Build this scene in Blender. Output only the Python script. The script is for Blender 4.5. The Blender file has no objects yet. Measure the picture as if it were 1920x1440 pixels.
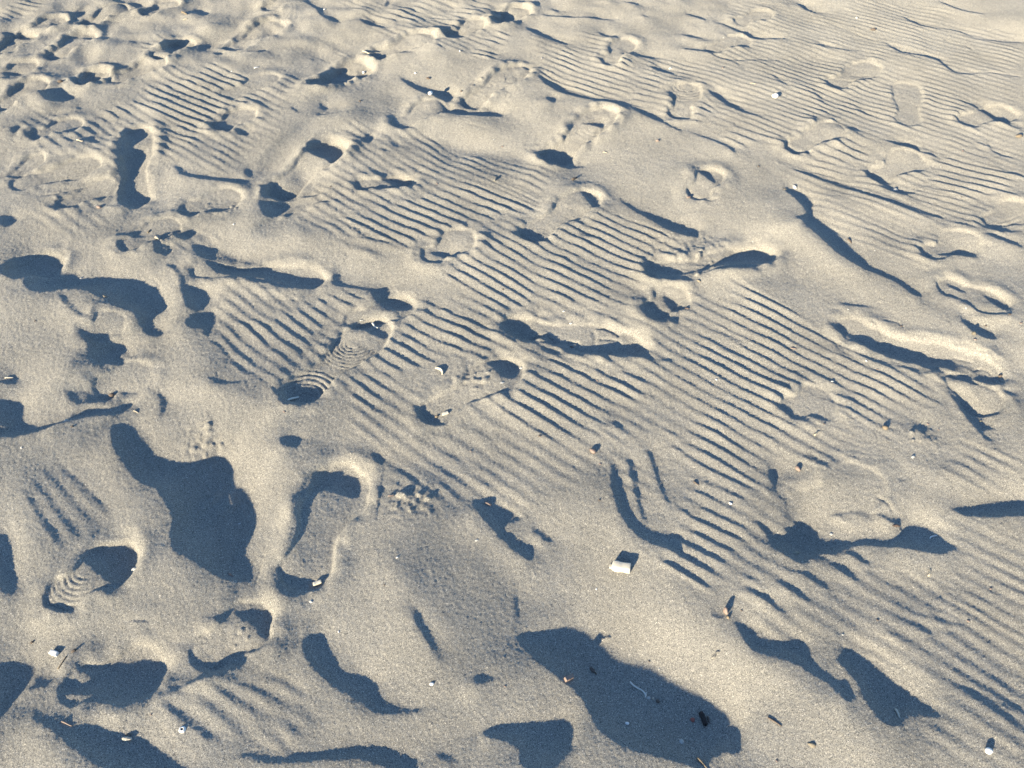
import bpy, bmesh, math, random, time
import numpy as np
from mathutils import Vector, Matrix
T0 = time.time()
# ------------------------------------------------------------------ camera, world, sun, exposure
scene = bpy.context.scene
CAM_H, PITCH, FPX = 1.15, math.radians(49.0), 1440.0          # camera height (m), tilt below horizon, focal length for 1920 px
SUN_AZ = math.atan2(0.60, 0.80)                                # direction in which the light travels, from +Y towards +X
SUN_EL = math.radians(15.0)
cam_data = bpy.data.cameras.new('camera'); cam = bpy.data.objects.new('camera', cam_data)
scene.collection.objects.link(cam); scene.camera = cam
cam.location = (0, 0, CAM_H); cam.rotation_euler = (math.pi/2 - PITCH, 0, 0)
cam_data.sensor_width = 36; cam_data.lens = 36*FPX/1920; cam_data.clip_start = .02; cam_data.clip_end = 500
world = bpy.data.worlds.new('World'); scene.world = world; world.use_nodes = True
wn = world.node_tree; wn.nodes.clear()
sky = wn.nodes.new('ShaderNodeTexSky'); sky.sky_type = 'NISHITA'; sky.sun_disc = False
sky.sun_elevation = SUN_EL; sky.sun_rotation = SUN_AZ + math.pi   # the sun stands opposite to where the light travels
sky.air_density = 1.0; sky.dust_density = 0.1; sky.ozone_density = 3.5
bg = wn.nodes.new('ShaderNodeBackground'); bg.inputs['Strength'].default_value = 0.094
wo = wn.nodes.new('ShaderNodeOutputWorld')
wn.links.new(sky.outputs[0], bg.inputs[0]); wn.links.new(bg.outputs[0], wo.inputs[0])
sun_data = bpy.data.lights.new('sun', 'SUN'); sun = bpy.data.objects.new('sun', sun_data); scene.collection.objects.link(sun)
sun_data.energy = 5.0; sun_data.angle = math.radians(0.9); sun_data.color = (1.0, 0.865, 0.615)
SUN_DIR = Vector((math.sin(SUN_AZ)*math.cos(SUN_EL), math.cos(SUN_AZ)*math.cos(SUN_EL), -math.sin(SUN_EL)))
sun.rotation_euler = SUN_DIR.to_track_quat('-Z', 'Y').to_euler(); sun.location = (-3, -4, 3)
scene.view_settings.view_transform = 'Standard'; scene.view_settings.look = 'None'
scene.view_settings.exposure = 2.10; scene.view_settings.gamma = 1.0

# ------------------------------------------------------------------ helpers: a spot in the photograph -> a spot on the beach
ST, CT = math.sin(PITCH), math.cos(PITCH)
def ground(p, z=0.0):
    p = np.asarray(p, float)
    u = (p[..., 0]-960)/FPX; v = (p[..., 1]-720)/FPX
    zz = (CAM_H-z)/(ST+v*CT)
    return np.stack([u*zz, (CT-v*ST)*zz], -1)
def tile(ox, oy, k=3.0):
    return lambda pts: [(ox+x/k, oy+y/k) for x, y in pts]
def P(s):                                                       # 'x,y x,y ...' -> list of points
    return [tuple(float(c) for c in q.split(',')) for q in s.split()]
rng = np.random.default_rng(7)

# ------------------------------------------------------------------ the hollows, as the outline of the shade that each one holds
SH = []
def shade(t, s):
    for line in s.strip().splitlines():
        line = line.strip()
        if line: SH.append(t(P(line)))
shade(tile(0, 0), '''
650,0 770,0 765,25 735,45 700,35 665,25
790,20 885,42 850,52 800,45
1085,35 1150,50 1170,75 1140,90 1100,75
395,75 470,30 465,55 430,95 440,140 385,150 400,115
275,115 330,120 375,135 330,150 285,150
5,170 50,160 85,190 60,210 20,205
440,195 520,190 610,205 605,225 520,225
925,215 1000,215 1045,245 1030,290 990,318 945,300 912,265
440,405 490,390 530,430 590,450 585,470 520,478 445,465
720,225 770,228 755,240
235,500 320,495 360,520 415,545 350,575 280,585 235,550
1380,290 1490,272 1480,292 1400,300
1190,290 1250,285 1260,300 1220,310
0,395 60,390 110,415 95,430 30,425
1640,0 1740,10 1800,45 1830,90 1920,105 1920,125 1850,118 1800,90 1770,40
1790,430 1870,360 1930,350 1990,420 1920,480 1800,495 1745,485
690,725 750,712 820,745 790,790 745,825 750,850 785,870 770,930 740,1000 735,1060 790,1090 850,1110 800,1150 750,1178 690,1165 665,1130 675,1060 690,1020 655,945 690,900 715,830 690,770
985,935 1020,945 1050,980 1160,985 1270,1005 1360,1010 1375,1035 1330,1030 1220,1020 1100,1012 1010,990
1370,950 1395,930 1420,940 1420,985 1385,985
1715,850 1750,780 1815,765 1890,786 1929,830 1920,880 1866,925 1825,890 1770,880
1475,1050 1560,1055 1655,1075 1630,1150 1560,1205 1495,1230 1460,1170 1455,1100
1680,1080 1800,1070 1790,1090 1700,1090
1745,1140 1800,1120 1880,1118 1850,1135
1590,1200 1640,1170 1640,1190 1600,1215
965,1290 1060,1280 1090,1305 1060,1340 1010,1355 980,1330
640,1345 700,1310 830,1315 820,1335 700,1340
870,1340 930,1350 965,1390 950,1440 870,1440
0,1200 60,1205 95,1230 50,1275 0,1280
70,735 120,705 105,760 70,760
1310,735 1350,725 1420,755 1340,770
460,775 520,775 580,820 520,825
1640,600 1690,640 1640,625
1790,570 1840,590 1835,610 1800,605
1770,640 1920,630 1920,640 1780,646
420,595 470,600 440,615
''')
shade(tile(640, 0), '''
255,0 285,0 270,30 245,40
100,112 180,125 290,165 220,160 140,140
845,50 880,55 940,80 980,110 975,130 910,148 870,110 848,80
1035,70 1070,65 1065,85 1040,85
1115,65 1250,80 1400,85 1540,100 1530,110 1400,105 1250,98 1150,85
1180,35 1225,42 1220,55 1190,48
615,155 660,175 720,212 660,205 625,190
1035,145 1080,150 1160,180 1270,240 1280,258 1220,240 1120,205 1060,175
1440,170 1500,190 1580,215 1510,215 1460,200
1570,285 1680,295 1800,318 1790,328 1690,325 1590,305
1735,368 1800,375 1895,418 1830,418 1750,395
1560,0 1640,0 1690,25 1640,28
1690,80 1745,95 1690,95
275,290 400,280 430,290 300,300
50,405 90,360 130,400 120,430 60,425
0,385 30,400 22,430 0,450
530,250 580,280 550,275
825,290 880,300 840,318
320,405 370,430 450,460 540,485 640,505 620,550 660,590 740,600 830,585 880,605 930,632 860,645 760,652 650,640 490,640 560,620 590,600 520,540 430,505 360,460
1010,360 1060,355 1078,380 1050,395 1020,375
1100,425 1150,430 1220,465 1300,510 1400,545 1480,565 1440,570 1330,550 1220,520 1140,470
1150,545 1200,540 1215,570 1190,590 1155,575
1600,592 1680,610 1740,640 1800,680 1920,735 1920,752 1820,710 1740,680 1660,640
1735,630 1790,655 1880,680 1870,692 1780,680 1745,660
1350,690 1420,675 1485,680 1475,720 1430,715 1400,700
1110,805 1160,820 1250,845 1290,885 1390,905 1310,930 1210,937 1145,930 1120,870
110,800 150,735 175,775 165,805 125,810
150,945 240,972 380,984 398,1000 408,1050 300,1068 205,1060 180,1050 300,1038 265,1012 200,990
1325,1045 1390,1060 1440,1095 1458,1140 1445,1165 1410,1160 1380,1110
975,1295 1030,1300 1080,1330 1105,1360 1040,1362 990,1335
1320,1300 1400,1315 1425,1340 1360,1330
480,1420 560,1405 620,1415 635,1440 620,1465 560,1450
1555,1095 1620,1125 1700,1170 1800,1200 1920,1240 2030,1275 2000,1330 1920,1320 1830,1290 1720,1220 1600,1145
250,780 310,790 340,820 300,825
210,825 300,850 240,850
''')
shade(tile(1280, 0), '''
10,65 60,68 130,95 145,120 100,110 30,82
150,115 220,120 290,140 330,165 390,185 480,195 600,210 560,222 470,218 390,215 340,195 300,170 250,145
730,235 790,235 850,258 1000,285 930,283 840,268 770,252
0,183 60,190 130,215 60,215 0,200
0,268 80,270 150,285 190,320 260,340 400,335 600,340 400,345 270,350 180,330 130,300 0,280
275,345 310,370 360,405 330,390 290,365
635,0 690,0 720,35 810,60 760,65 690,45
1430,0 1470,5 1560,45 1700,75 1680,85 1580,65 1490,35
1235,85 1290,98 1340,125 1430,145 1560,158 1610,180 1660,205 1780,215 1920,230 1920,240 1790,228 1670,215 1600,190 1540,165 1420,152 1330,140 1280,115
1130,232 1180,250 1240,280 1330,300 1420,312 1460,335 1510,385 1570,405 1680,405 1640,420 1540,418 1480,390 1430,340 1340,318 1230,300 1180,275
0,460 80,465 150,485 90,480 20,475
130,520 200,510 240,545 300,580 350,620 400,640 440,650 470,670 400,655 330,640 270,615 190,560
500,420 560,460 610,500 570,485 520,450
720,495 770,545 810,580 780,575 740,530
970,595 1010,610 1060,655 1020,640 985,610
760,612 820,635 770,630
810,675 880,685 960,720 1010,745 960,750 900,730 840,695
1140,785 1240,795 1330,830 1335,855 1290,850 1220,825 1160,805
1340,850 1390,860 1440,888 1390,878
1510,545 1600,575 1700,590 1760,630 1820,680 1920,715 1920,728 1840,715 1760,680 1700,625 1620,598
1700,780 1750,840 1810,870 1880,885 1800,885 1740,850
1750,925 1830,960 1920,990 1880,990 1800,960
0,740 80,758 170,785 270,820 305,850 290,870 250,835 180,805 80,770
75,940 110,935 170,970 188,1010 180,1030 130,1000 85,965
600,945 700,955 860,1000 950,1040 1030,1080 1150,1115 1300,1165 1430,1200 1468,1225 1440,1232 1350,1205 1200,1165 1080,1125 980,1080 850,1030 720,985
1020,955 1060,960 1120,1005 1180,1030 1250,1065 1310,1070 1300,1085 1240,1095 1180,1080 1110,1045 1050,1000
560,1050 620,1050 690,1075 745,1130 740,1170 725,1200 760,1230 850,1280 920,1340 960,1390 1020,1440 1060,1495 1150,1535 1240,1570 1300,1615 1350,1660 1335,1680 1290,1665 1220,1605 1150,1570 1060,1540 960,1500 850,1440 780,1370 720,1310 660,1270 620,1235 690,1225 690,1190 640,1130 590,1085
1610,1220 1660,1255 1710,1290 1800,1300 1920,1285 1920,1295 1810,1310 1700,1300 1640,1265
1540,1255 1610,1300 1660,1330 1740,1318 1820,1330 1920,1375 1920,1395 1820,1370 1700,1335 1620,1310
1420,1425 1530,1408 1640,1418 1560,1440 1450,1440
''')
ident = lambda pts: pts
shade(ident, '''
1315,498 1350,482 1385,460 1425,458 1450,468 1462,484 1440,495 1400,497 1330,500 1280,512 1240,520 1205,495 1200,485 1230,500 1270,508
1778,950 1830,942 1880,935 1920,931 1960,940 1920,969 1860,971 1810,967
443,1418 473,1408 510,1420 560,1417 640,1402 680,1398 717,1400 743,1410 773,1420 793,1440 760,1452 717,1435 673,1424 640,1424 580,1430 500,1432 470,1421
290,910 330,970 323,1010 330,1040 370,1060 420,1090 450,1092 473,1087 475,1070 466,1050 453,1033 463,1010 472,980 472,955 465,933 455,900 433,902 430,883 428,865 413,845 390,842 367,857 333,860 307,855 287,843 273,823 260,805 247,793 230,788 208,797 208,813 213,840 230,867 247,887 267,910
583,897 590,875 610,873 630,885 650,881 672,890 676,910 673,928 660,929 640,924 613,917 597,917 583,927 563,953 557,960 573,927
353,459 377,452 400,462 413,470 447,480 493,488 513,502 550,512 573,513 608,518 600,530 580,542 560,539 520,530 493,522 467,520 430,517 403,507 385,490
617,532 630,508 628,520 640,524 667,530 707,532 725,530 732,543 750,558 775,568 770,575 743,578 717,568 700,553 693,538 660,535
''')
shade(tile(0, 480), '''
45,60 70,10 110,0 200,0 290,25 325,50 320,75 390,85 430,115 460,125 520,108 600,110 700,120 760,125 840,170 890,230 930,280 920,310 860,340 845,370 890,405 935,435 910,462 860,468 815,440 795,390 770,345 680,320 620,290 560,250 490,215 430,210 330,215 300,235 210,235 170,215 140,160 100,150 45,110
340,240 390,250 420,300 470,345 520,385 480,375 420,330 370,275
0,55 40,70 30,90 0,80
920,40 990,40 1045,75 1070,110 1110,150 1160,200 1178,240 1165,280 1120,315 1060,310 1045,260 1020,200 1010,130 980,80
1050,380 1100,320 1190,305 1215,350 1200,430 1165,470 1140,420 1060,430
510,480 560,475 620,490 690,490 700,520 695,580 720,610 620,630 515,625 508,550
0,700 50,700 90,675 115,710 90,730 0,725
390,770 460,768 540,785 610,805 550,820 470,850 420,845 390,800
0,815 50,810 130,830 130,870 125,910 150,950 230,965 310,940 380,930 440,880 520,840 600,815 680,810 750,805 735,835 680,880 600,905 500,915 400,950 290,985 180,1025 80,1040 -60,1050 -60,985 70,990 40,970 -60,970 -60,815
1575,725 1600,740 1660,770 1700,775 1740,765 1755,790 1745,830 1680,850 1605,865 1580,830 1565,780
1570,1030 1620,1005 1690,1015 1705,1050 1670,1085 1610,1075 1580,1050
880,765 920,775 940,830 915,890 890,905 905,860 905,810
1185,690 1230,700 1300,722 1400,715 1340,735 1220,745
''')
shade(tile(640, 480), '''
30,360 90,348 180,352 240,370 270,400 265,430 230,455 180,440 100,400
780,575 850,562 930,568 985,595 1005,640 995,680 950,700 900,690 860,640 820,610
885,375 920,352 980,355 1040,380 1035,410 1080,440 1070,460 1080,480 1200,480 1260,500 1330,520 1430,505 1540,505 1620,495 1650,470 1690,500 1700,530 1780,570 1880,580 1830,592 1720,588 1600,570 1470,555 1330,550 1220,560 1140,548 1080,530 1010,490 940,440
1130,432 1160,420 1215,460 1200,472
1685,15 1740,55 1810,85 1890,105 1840,122 1760,100 1700,50
1695,230 1730,240 1760,290 1820,325 1890,340 1900,365 1860,385 1790,370 1740,330 1700,280
1810,200 1850,200 1900,240 1915,290 1890,320 1850,280 1820,240
410,830 440,870 500,905 560,920 530,945 480,945 430,910 408,870
170,1105 220,1120 245,1150 215,1165 190,1140
245,1150 330,1190 430,1260 410,1268 320,1210
1520,1160 1545,1165 1580,1260 1600,1350 1650,1440 1690,1500 1760,1545 1850,1570 1915,1580 1920,1655 1890,1680 1800,1655 1700,1610 1620,1550 1560,1460 1525,1350 1515,1260
1610,1120 1640,1140 1665,1230 1680,1330 1700,1440 1740,1510 1690,1480 1665,1400 1650,1320 1620,1200
1720,1060 1750,1090 1780,1180 1810,1290 1860,1400 1840,1400 1790,1300 1755,1170
710,1370 780,1352 870,1345 880,1370 830,1395 740,1390
1520,905 1570,930 1580,970 1545,960
''')
shade(tile(1280, 480), '''
1480,145 1540,160 1610,205 1560,200 1510,175
1680,205 1760,225 1830,275 1860,270 1850,310 1800,310 1740,270
1550,310 1570,340 1640,375 1720,410 1770,450 1755,480 1690,475 1620,440 1570,390
860,262 960,262 1040,278 1090,293 1000,285 900,275
820,375 890,405 960,420 1010,465 1060,485 1150,480 1200,500 1300,520 1400,545 1480,585 1600,615 1680,650 1760,680 1810,700 1780,718 1700,712 1600,680 1500,635 1420,608 1330,610 1230,595 1130,565 1050,530 1000,490 930,440 860,405
830,465 880,490 930,540 970,570 910,555 860,520
970,560 1080,580 1200,605 1320,635 1410,660 1360,668 1240,640 1100,600
1490,745 1530,785 1620,840 1680,870 1720,910 1750,920 1740,950 1780,970 1700,975 1680,985 1710,1010 1750,1030 1730,1045 1680,1020 1650,970 1600,930 1560,860 1510,790
1290,955 1350,940 1390,960 1350,985 1400,1040 1370,1030 1320,980
690,1100 740,1110 770,1150 740,1140
485,1175 540,1190 545,1250 525,1320 500,1290 485,1220
790,795 850,805 905,850 880,845 820,805
''')
shade(tile(0, 960), '''
-60,110 30,125 50,170 70,280 90,370 110,460 60,475 20,440 -60,400
470,260 520,215 600,190 690,183 740,190 775,225 785,290 765,360 720,400 660,430 600,400 540,350 510,310
1620,400 1700,405 1770,405 1780,415 1815,420 1790,445 1700,450 1640,435
1320,555 1390,545 1450,535 1530,545 1530,610 1520,700 1495,730 1440,660 1390,620 1340,590
1210,610 1310,605 1310,622 1240,630
405,850 470,820 580,812 690,820 790,815 870,830 915,870 918,930 890,980 850,1040 780,1080 690,1093 590,1075 540,1040 440,1035 345,1025 330,990 380,965 480,955 530,925 440,890
900,1010 970,1000 1060,960 1130,910 1260,850 1350,810 1405,808 1390,850 1320,890 1220,930 1120,960 1000,1010 900,1050
-80,830 80,830 150,840 178,870 160,930 130,990 100,1020 60,1080 20,1160 -80,1200
180,925 220,905 310,890 315,940 250,985 170,1000 140,985 200,960
180,1115 240,1105 330,1130 440,1150 490,1200 560,1215 690,1260 820,1305 900,1350 990,1410 1080,1460 1050,1510 640,1480 490,1385 400,1310 300,1240 220,1190
1700,710 1760,675 1820,680 1840,740 1900,820 1920,880 2000,900 2100,940 2130,990 2150,1050 2220,1090 2320,1110 2420,1112 2340,1130 2220,1140 2120,1135 2050,1090 1980,1040 1920,1005 1840,950 1760,870 1710,790
910,1080 980,1110 1060,1190 1130,1230 1210,1270 1180,1285 1110,1240 1030,1190 950,1120
''')
shade(tile(640, 960), '''
730,-60 860,-50 1000,0 1000,40 930,60 900,95 960,115 1010,165 1085,175 1085,270 1040,265 980,220 900,155 830,75 760,0
1060,75 1110,85 1195,150 1160,165 1100,115
975,460 1000,470 1010,560 990,600 975,520
400,560 440,565 470,640 540,760 590,870 565,850 500,760 430,650
975,680 1080,660 1160,655 1230,628 1330,622 1400,650 1470,690 1540,760 1640,805 1750,830 1830,880 1900,930 2020,1005 2110,1060 2170,1110 2210,1150 2255,1190 2265,1280 2255,1350 2150,1355 2070,1380 2060,1460 1960,1440 1820,1400 1700,1375 1600,1340 1520,1290 1440,1230 1400,1150 1360,1060 1290,980 1240,940 1150,890 1060,800 1010,740
745,930 800,920 850,930 870,955 790,975 750,990
820,1215 920,1190 1020,1195 1130,1195 1210,1175 1260,1180 1290,1215 1300,1290 1295,1360 1230,1400 1180,1470 1020,1470 1000,1350 940,1300 850,1290 790,1260
530,1355 580,1345 630,1370 665,1430 620,1410 560,1385
''')
shade(tile(1280, 960), '''
410,50 480,90 560,125 590,120 580,80 640,40 690,30 740,70 780,115 860,135 930,140 1060,130 1190,135 1230,110 1240,60 1320,50 1390,65 1460,110 1500,160 1545,190 1500,225 1430,240 1330,225 1200,205 1080,185 1000,180 920,200 850,235 770,235 720,260 715,290 660,298 600,275 530,225 480,165 450,100
1080,0 1130,0 1200,15 1215,10 1245,50 1190,62 1130,35
150,565 230,580 225,605 170,595
280,620 330,620 380,650 410,700 470,730 530,740 590,725 670,725 710,770 720,830 780,890 850,950 920,965 930,1010 970,1060 900,1085 860,1050 800,970 720,920 620,870 540,835 460,815 380,795 345,740 310,670
880,745 960,755 1030,810 1100,880 1200,970 1300,1035 1400,1110 1455,1165 1390,1165 1300,1145 1240,1165 1210,1205 1150,1225 1090,1200 1040,1120 990,1040 980,980 930,930 890,870 850,840 890,800
1540,965 1600,985 1700,1030 1800,1070 1890,1120 1840,1125 1760,1090 1660,1050 1580,1005
''')
LITHOLES = [tile(0, 480)(P('1270,1290 1310,1390 1280,1390 1260,1330')), tile(0, 480)(P('1155,1285 1230,1350 1190,1335')),
            tile(640, 480)(P('1080,455 1130,440 1200,470 1150,480 1085,475'))]
# sun-facing banks (kept rising towards the light) and slopes that lean away from it without falling into shade
BRIGHT = [P(s) for s in '''280,810 330,790 400,800 520,820 545,880 550,1000 535,1090 490,1080 475,960 440,890 400,835 300,850
600,860 660,850 715,865 712,920 690,1010 640,1090 660,1000 685,930 680,885
0,1120 200,1150 350,1160 345,1230 300,1270 230,1225 100,1230 0,1220
860,1310 940,1270 1040,1265 1090,1330 1080,1370 1010,1350 900,1370 830,1400 640,1390 600,1380 720,1340
1050,1050 1180,1100 1330,1140 1400,1240 1560,1370 1600,1440 1420,1440 1390,1310 1280,1240 1180,1190 1120,1130
300,480 340,520 345,610 320,660 250,700 240,660 300,640 320,590
500,280 600,240 640,220 660,270 640,330 600,400 560,400 580,340 500,330
1290,420 1480,410 1560,500 1650,560 1500,540 1470,470 1380,450
940,570 1100,570 1210,600 1230,650 1150,600 1000,590
1480,900 1600,890 1700,930 1680,970 1560,985 1490,960
850,150 900,190 960,160 1000,190 960,205 900,195
1030,190 1180,200 1160,290 1090,300 1040,240
1560,560 1700,590 1850,620 1890,690 1800,660 1650,620
200,690 270,690 275,730 240,750 200,740
300,790 340,720 400,730 420,780 370,770 330,790
270,960 320,1030 360,1080 330,1110 280,1090 265,1040
10,960 45,960 45,1100 30,1080
745,150 860,160 870,190 800,180
740,600 760,570 800,580 770,610
990,590 1000,660 1010,690 985,680 970,630
800,440 860,430 890,470 860,490 820,470
500,300 540,260 570,255 560,290 530,315
250,410 330,410 320,440 260,430
250,200 295,195 300,225 270,230
370,70 520,10 525,50 470,75 400,85
0,150 80,145 75,180 20,205 0,205
160,130 230,100 320,105 320,125 240,140 180,140
60,290 200,280 225,300 200,335 80,345
700,85 790,62 815,75 800,98 740,100'''.splitlines()]
DIM = [P(s) for s in '''720,980 860,1010 950,1060 1000,1150 960,1200 1010,1260 880,1270 850,1200 780,1120 720,1060
720,850 830,870 880,930 860,1000 740,1000 715,930
40,890 130,870 200,950 180,1000 90,1050 50,980
1650,1100 1760,1130 1880,1250 1920,1400 1700,1240
760,250 900,270 1000,290 960,330 860,330 740,290
650,190 740,170 760,215 700,240 660,225
540,1010 620,980 640,1060 560,1090
380,640 470,660 520,760 440,760 390,700
100,230 180,220 220,260 140,290
625,590 640,600 560,690 530,730 520,720 550,670
1040,355 1000,400 970,430 960,425 990,385 1030,350
575,930 590,940 560,1000 545,1080 538,1040 545,985
475,300 560,230 600,215 560,250 500,300 480,325
525,320 570,310 578,345 540,352
95,140 115,120 160,100 165,112 125,140 105,150
385,45 430,20 480,10 460,40 400,65
665,220 690,190 740,165 745,175 720,215 680,230
120,690 170,650 175,700 150,720
230,1120 300,1130 350,1150 280,1155 235,1140
1420,850 1480,870 1470,930 1440,920
1710,850 1780,850 1800,880 1740,900
1160,550 1195,560 1210,600 1190,590
1480,150 1500,120 1530,110 1500,160
400,245 430,225 440,240 420,255
410,85 470,60 520,50 500,75 430,100
530,75 590,85 600,110 540,110
555,205 640,195 640,215 570,225
40,225 110,205 120,230 60,245
350,370 450,365 460,410 370,420
540,410 620,400 640,440 570,455
70,385 190,375 200,405 100,420
560,960 600,925 660,935 665,960 640,1020 600,1070 560,1085 545,1060'''.splitlines()]

# ------------------------------------------------------------------ where ripples and sole patterns lie
def pix(X, Y, z=0.0):
    zc = Y*CT+(CAM_H-z)*ST; return 960+FPX*X/zc, 720+FPX*((CAM_H-z)*CT-Y*ST)/zc
LAMBDA = .0258
# each patch: first line (start, end) farthest down the light, last line (start, end), number of lines (0 = from the usual spacing), strength
RIP = []
def rip(t, a, b, c, d, n=0, amp=1.0): RIP.append((t([a, b, c, d]), n, amp))
A, B, C, Dt, E, F, G_, Hh, I = (tile(ox, oy) for oy in (0, 480, 960) for ox in (0, 640, 1280))
z = tile(200, 80, 6.4); rip(z, (1240, 250), (1920, 530), (300, 690), (1180, 1080), 11, 1.1)
rip(z, (800, 990), (1150, 1130), (700, 1060), (1120, 1220), 2, .7)
rip(A, (400, 205), (490, 235), (230, 280), (330, 320), 5); rip(A, (100, 0), (260, 25), (0, 90), (70, 118), 6)
rip(A, (880, 195), (930, 225), (780, 265), (880, 295), 4, .8); rip(A, (640, 590), (730, 640), (240, 840), (320, 880), 9, .75)
rip(A, (1560, 400), (1720, 460), (1480, 480), (1640, 540), 4, .4); rip(A, (500, 1060), (640, 1110), (320, 1110), (470, 1210), 4, .6)
rip(A, (770, 415), (800, 425), (600, 465), (640, 480), 4, .6)
z = tile(640, 0, 6.4); rip(z, (1040, 0), (1330, 75), (300, 220), (620, 320), 8, 1.1); rip(z, (1250, 0), (1440, 45), (900, 180), (1090, 210), 5, .7)
rip(z, (1560, 0), (1830, 60), (1130, 325), (1330, 400), 8, 1.0); rip(z, (1830, 375), (2020, 440), (1530, 640), (1810, 710), 6, 1.0)
z = tile(1000, 60, 6.4); rip(z, (560, 0), (1000, 110), (540, 150), (900, 240), 4, .7); rip(z, (420, 160), (1250, 400), (80, 490), (870, 790), 9, 1.05)
rip(z, (1350, 510), (1540, 570), (1120, 870), (1370, 920), 7, 1.0)
rip(B, (420, 760), (1150, 1010), (640, 990), (1030, 1160), 0, .55); rip(B, (300, 690), (620, 800), (230, 800), (560, 930), 0, .45)
z = tile(700, 320, 6.4); rip(z, (1060, 130), (1880, 460), (-330, 590), (440, 950), 11, 1.1); rip(z, (1420, 80), (1920, 300), (1120, 60), (1900, 400), 3, .6)
rip(z, (2770, 460), (3500, 780), (1160, 900), (2980, 1440), 0, .9); rip(z, (1100, 1000), (2980, 1590), (820, 1240), (1660, 1640), 0, .85)
rip(z, (-700, 330), (-300, 480), (-900, 560), (-400, 800), 0, .45); rip(z, (-100, 830), (430, 950), (-420, 850), (100, 1050), 2, .5)
rip(C, (1000, 10), (1320, 70), (840, 110), (1120, 225), 0, .8); rip(C, (1280, 10), (1500, 60), (1320, 70), (1560, 140), 0, .6)
rip(C, (1700, 235), (1930, 290), (1680, 290), (1930, 360), 0, .8); rip(C, (760, 300), (960, 340), (600, 360), (880, 430), 0, .8)
rip(C, (300, 0), (640, 40), (560, 0), (600, 30), 2, .4)
rip(C, (1000, 430), (1180, 490), (840, 500), (1160, 690), 0, .8); rip(C, (1360, 455), (1600, 630), (1070, 690), (1420, 760), 0, .85)
rip(C, (620, 540), (830, 640), (510, 600), (700, 690), 0, .75); 
rip(C, (110, 540), (190, 600), (0, 680), (150, 700), 5, .9); rip(C, (300, 720), (480, 780), (200, 760), (350, 830), 3, .8)
rip(C, (880, 780), (1040, 830), (760, 860), (1010, 940), 4, .8); rip(C, (700, 890), (1030, 960), (620, 930), (1060, 1040), 3, .9)
z = tile(1600, 200, 6.4); rip(z, (1060, 600), (1920, 830), (870, 940), (1600, 1140), 6, 1.0); rip(z, (750, 990), (1480, 1170), (0, 860), (1400, 1310), 3, 1.0)
rip(z, (1460, 425), (1640, 480), (1400, 560), (1690, 640), 3, .8)
rip(z, (0, 1160), (760, 1440), (0, 1250), (520, 1440), 2, .5); rip(C, (880, 1100), (1330, 1290), (890, 1160), (1350, 1350), 3, .5)
z = tile(400, 520, 6.4); rip(z, (1560, 140), (1800, 250), (360, 580), (840, 950), 9, 1.0); rip(z, (270, 720), (640, 990), (180, 1000), (400, 1180), 3, .55)
rip(E, (480, 250), (900, 450), (170, 540), (330, 640), 8, 1.05); rip(E, (160, 600), (290, 690), (30, 760), (180, 860), 4, .75)
rip(E, (730, 850), (960, 980), (430, 1010), (720, 1180), 4, .5)
z = tile(900, 620, 6.4); rip(z, (840, 360), (1830, 830), (10, 780), (1000, 1380), 7, 1.1)
rip(z, (1700, 480), (1960, 620), (1280, 430), (1920, 760), 2, .8)
rip(F, (330, 160), (1330, 780), (60, 590), (600, 890), 0, .95); rip(F, (100, 370), (330, 480), (90, 430), (280, 540), 2, .7)
rip(F, (0, 640), (620, 870), (0, 800), (420, 1010), 0, .8); rip(F, (700, 780), (1100, 1000), (640, 830), (880, 900), 2, .5)
rip(F, (930, 1050), (1060, 1100), (930, 1130), (1060, 1150), 3, .6)
z = tile(1240, 880, 6.4); rip(z, (560, -20), (1180, 280), (30, 1140), (560, 1430), 9, 1.0)
rip(I, (940, 215), (1090, 310), (370, 460), (590, 590), 5, .7); rip(I, (1640, 250), (1920, 400), (1450, 430), (1900, 690), 5, .5)
rip(I, (1390, 580), (1500, 640), (1150, 680), (1300, 760), 3, .5); rip(I, (1500, 1120), (1920, 1300), (1230, 1200), (1700, 1440), 0, .35)
rip(G_, (1420, 880), (1760, 1060), (940, 1080), (1220, 1290), 5, .45); rip(ident, (112, 872), (200, 960), (57, 940), (120, 1035), 4, .42)
rip(E, (1850, 1060), (1920, 1090), (1790, 960), (1920, 1020), 2, .7)
rip(ident, (1270, 780), (1440, 850), (1290, 870), (1430, 940), 0, .8)
rip(ident, (1640, 1080), (1900, 1190), (1560, 1170), (1800, 1300), 0, .36); rip(ident, (1780, 1240), (1920, 1310), (1740, 1370), (1880, 1440), 0, .36)
rip(ident, (1440, 1100), (1560, 1150), (1400, 1190), (1500, 1240), 0, .45); rip(ident, (1770, 960), (1920, 1030), (1760, 1010), (1920, 1090), 0, .5)
rip(ident, (1800, 830), (1920, 870), (1770, 890), (1880, 920), 0, .45); rip(ident, (1480, 770), (1620, 830), (1460, 830), (1560, 870), 0, .5)
rip(ident, (1560, 380), (1760, 450), (1580, 410), (1740, 480), 0, .55); rip(ident, (1180, 430), (1290, 470), (1100, 470), (1200, 530), 0, .5)
rip(ident, (720, 860), (900, 950), (690, 900), (820, 960), 0, .4); rip(ident, (330, 420), (440, 460), (300, 440), (400, 490), 0, .3)
rip(ident, (90, 380), (200, 420), (60, 410), (150, 450), 0, .4); rip(ident, (1160, 850), (1230, 900), (1140, 880), (1200, 930), 0, .3)
rip(C, (440, 330), (900, 330), (620, 560), (1160, 680), 0, .85); rip(C, (1360, 440), (1560, 560), (1340, 640), (1450, 760), 0, .8)
rip(C, (260, 700), (620, 660), (230, 760), (520, 800), 0, .8); rip(C, (880, 790), (1010, 830), (640, 940), (1050, 1040), 0, .9)
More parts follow.
